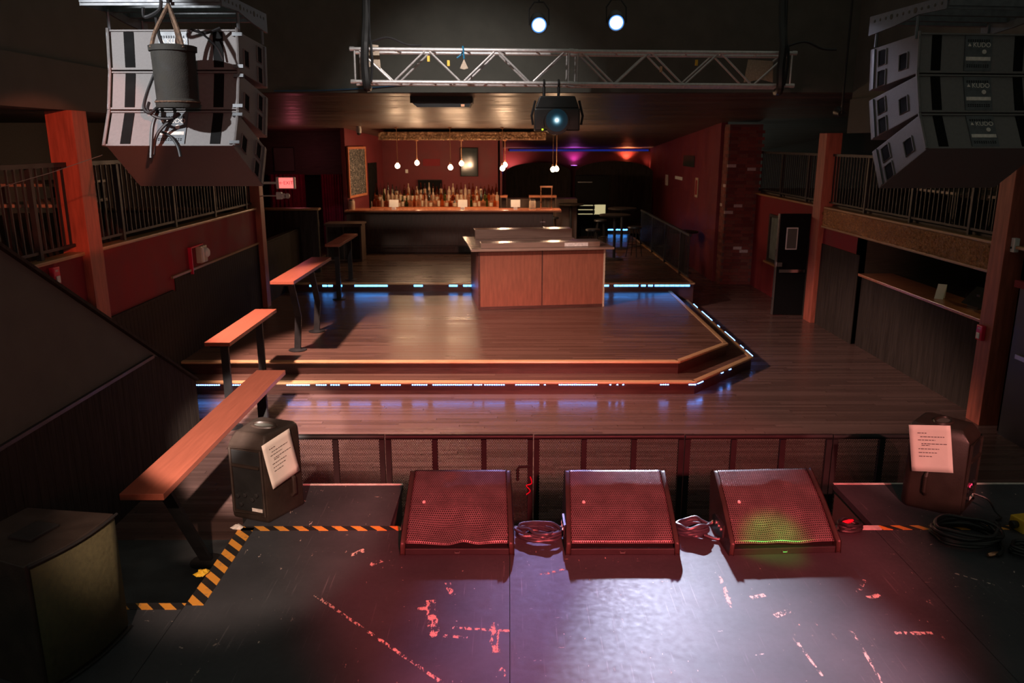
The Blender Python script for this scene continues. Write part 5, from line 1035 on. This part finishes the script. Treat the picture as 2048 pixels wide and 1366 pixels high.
def stool(p, rz, label):
    t = thing('bar_stool', label, 'stool', p, rz, 'bar stools'); MB().lathe([(.17, .70), (.18, .72), (.17, .75), (.1, .76)], 18).build('seat', 'blacksatin', t, smooth=True)
    for k in range(4): a = R(45 + 90 * k); MB().tube([(.10 * math.cos(a), .10 * math.sin(a), .70), (.21 * math.cos(a), .21 * math.sin(a), 0)], .013, 6).build('leg', 'blackmetal', t)
    MB().tube([(.16 * math.cos(R(k * 18)), .16 * math.sin(R(k * 18)), .28) for k in range(20)], .010, 6, closed=True).build('foot_ring', 'blackmetal', t)
for (x, y, z), l in (((2.0, 19.2, Z3), 'black bar stool beside the high table just beyond the booth'), ((3.1, 19.8, Z3), 'black bar stool between the high table and the balustrade'), ((2.45, 21.6, Z3), 'black bar stool by the far high table'), ((1.2, 22.4, Z3), 'black bar stool in front of the cooler'), ((3.95, 20.3, 0), 'black bar stool on the lower floor behind the brick pier')): stool((x, y, z), random.random(), l)
for x, y, r, lab in ((1416, 536, .09, 'glowing white floor lamp beside the brick pier'), (1431, 531, .07, 'smaller glowing floor lamp touching the brick pier')):
    p = at_z(x, y + 9, 0); t = thing('floor_uplight', lab, 'lamp', p); MB().lathe([(r * 1.2, 0), (r * 1.2, .05), (r, .07)], 14).build('housing', 'blacksatin', t, smooth=True); MB().lathe([(r * .9, .07), (r * .8, .12), (.0, .15)], 14, caps=False).build('globe', 'floorlamp', t, smooth=True)
# ================================================================== mezzanine furniture seen through the balusters
def mtable(p, sx, sy, h, label, rz=0):
    t = thing('mezzanine_table', label, 'table', p, rz); MB().box(-sx, sx, -sy, sy, h - .04, h).build('table_top', 'pale', t, bevel=.005)
    for a in (-1, 1):
        for b in (-1, 1): MB().box(a * (sx - .05) - .025, a * (sx - .05) + .025, b * (sy - .05) - .025, b * (sy - .05) + .025, 0, h - .04).build('leg', 'blackmetal', t)
mtable((-6.3, 7.2, 2.05), .4, .7, .55, 'pale low table behind the balustrade nearest the stairs'); mtable((-5.6, 10.0, 2.05), .35, .6, .55, 'pale low table behind the balustrade past the rough column'); mtable((-6.6, 11.8, 2.05), .4, .7, .7, 'pale table deep in the mezzanine past the rough column')
mtable((6.7, 9.9, 2.2), .35, .8, .42, 'pale low table behind the balustrade beside the alarmed column'); mtable((6.6, 11.9, 2.2), .35, .6, .42, 'pale low table behind the middle of the gold band'); mtable((7.4, 13.4, 2.2), .4, .6, .6, 'pale table far back on the gold band mezzanine')
for y, lab in ((9.9, 'long pale bench against the mezzanine wall by the alarmed column'), (12.4, 'long pale bench against the mezzanine wall farther along')):
    t = thing('wall_bench', lab, 'bench', (8.9, y, 2.2)); MB().box(-.3, .3, -1, 1, .38, .44).build('seat', 'pale', t); MB().box(.24, .3, -1, 1, .44, 1.0).build('backrest', 'mezzwood', t)
    for q in (-.9, .9): MB().box(-.28, .28, q - .03, q + .03, 0, .38).build('leg', 'mezzwood', t)
# thin wire across the left mezzanine, blue cable on the fascia
a, b = at_y(0, 375, 6.2), at_y(205, 310, 6.5); t = one(MB().tube([a, (a + b) / 2 - Vector((0, 0, .01)), b], .003, 5), 'steel_wire', 'steel', 'thin steel wire tied from the lit array toward the mezzanine', 'wire', a)
pts = [at_y(*q) for q in ((548, 182, 13.9), (640, 181, 13.9), (735, 176, 13.9), (830, 167, 13.9))]; one(MB().tube(spline(pts), .012, 6), 'blue_cable', paint('blue_cable_rubber', (.01, .08, .16), .5), 'blue cable slung along the fascia above the rear ceiling', 'cable', pts[0])
spot('added_cyan_beam', (5.0, 12.6, 3.75), (4.6, 13.95, 4.12), 14, (.05, .65, .85), 60, .9, .04)  # beam of the added lamp, colours the ceiling edge cyan
t = thing('added_cyan_lamp', 'small added cyan lamp, unseen behind the unlit array', 'lamp', (5.02, 12.5, 3.72)); MB().lathe([(.05, 0), (.08, .12), (.08, .14)], 14).xf(Matrix.Rotation(R(-75), 4, 'X')).build('housing', 'blacksatin', t, smooth=True); MB().tube([(0, 0, 0), (0, 0, .6), (0, 0, 2.4)], .015, 6).build('hanger', 'blackmetal', t)  # made-up fixture, out of sight, to carry the cyan beam

S(MB().box(XL, -1.0, YC + .02, 6.2, 0, .004), 'floor_pit', paint('grey_painted_floor', (.085, .090, .095), .5, 0, .35, 3))
point('added_curtain_fill', (-5.4, 20.6, 2.9), 5, (1, .18, .25), .1)  # unseen red fill added to brighten the curtains

for x, y, m_, lab in ((474, 1058, 'tapewhite', 'crumpled pale tape lump on the corner of the stage deck'), (404, 1150, 'yellow', 'crumpled yellow tape scrap beside the side hazard tape')):
    p = at_z(x, y, ZS + .003); random.seed(x); m = MB().lathe([(.004, 0), (.026, .004), (.030, .010), (.018, .020), (.004, .022)], 9)
    m.v = [Vector((q.x * (1 + random.uniform(-.4, .5)), q.y * (1 + random.uniform(-.3, .3)), q.z * (1 + random.uniform(-.3, .4)))) for q in m.v]; m.xf(Matrix.Translation(p)); one(m, 'tape_scrap', m_, lab, 'tape', p)
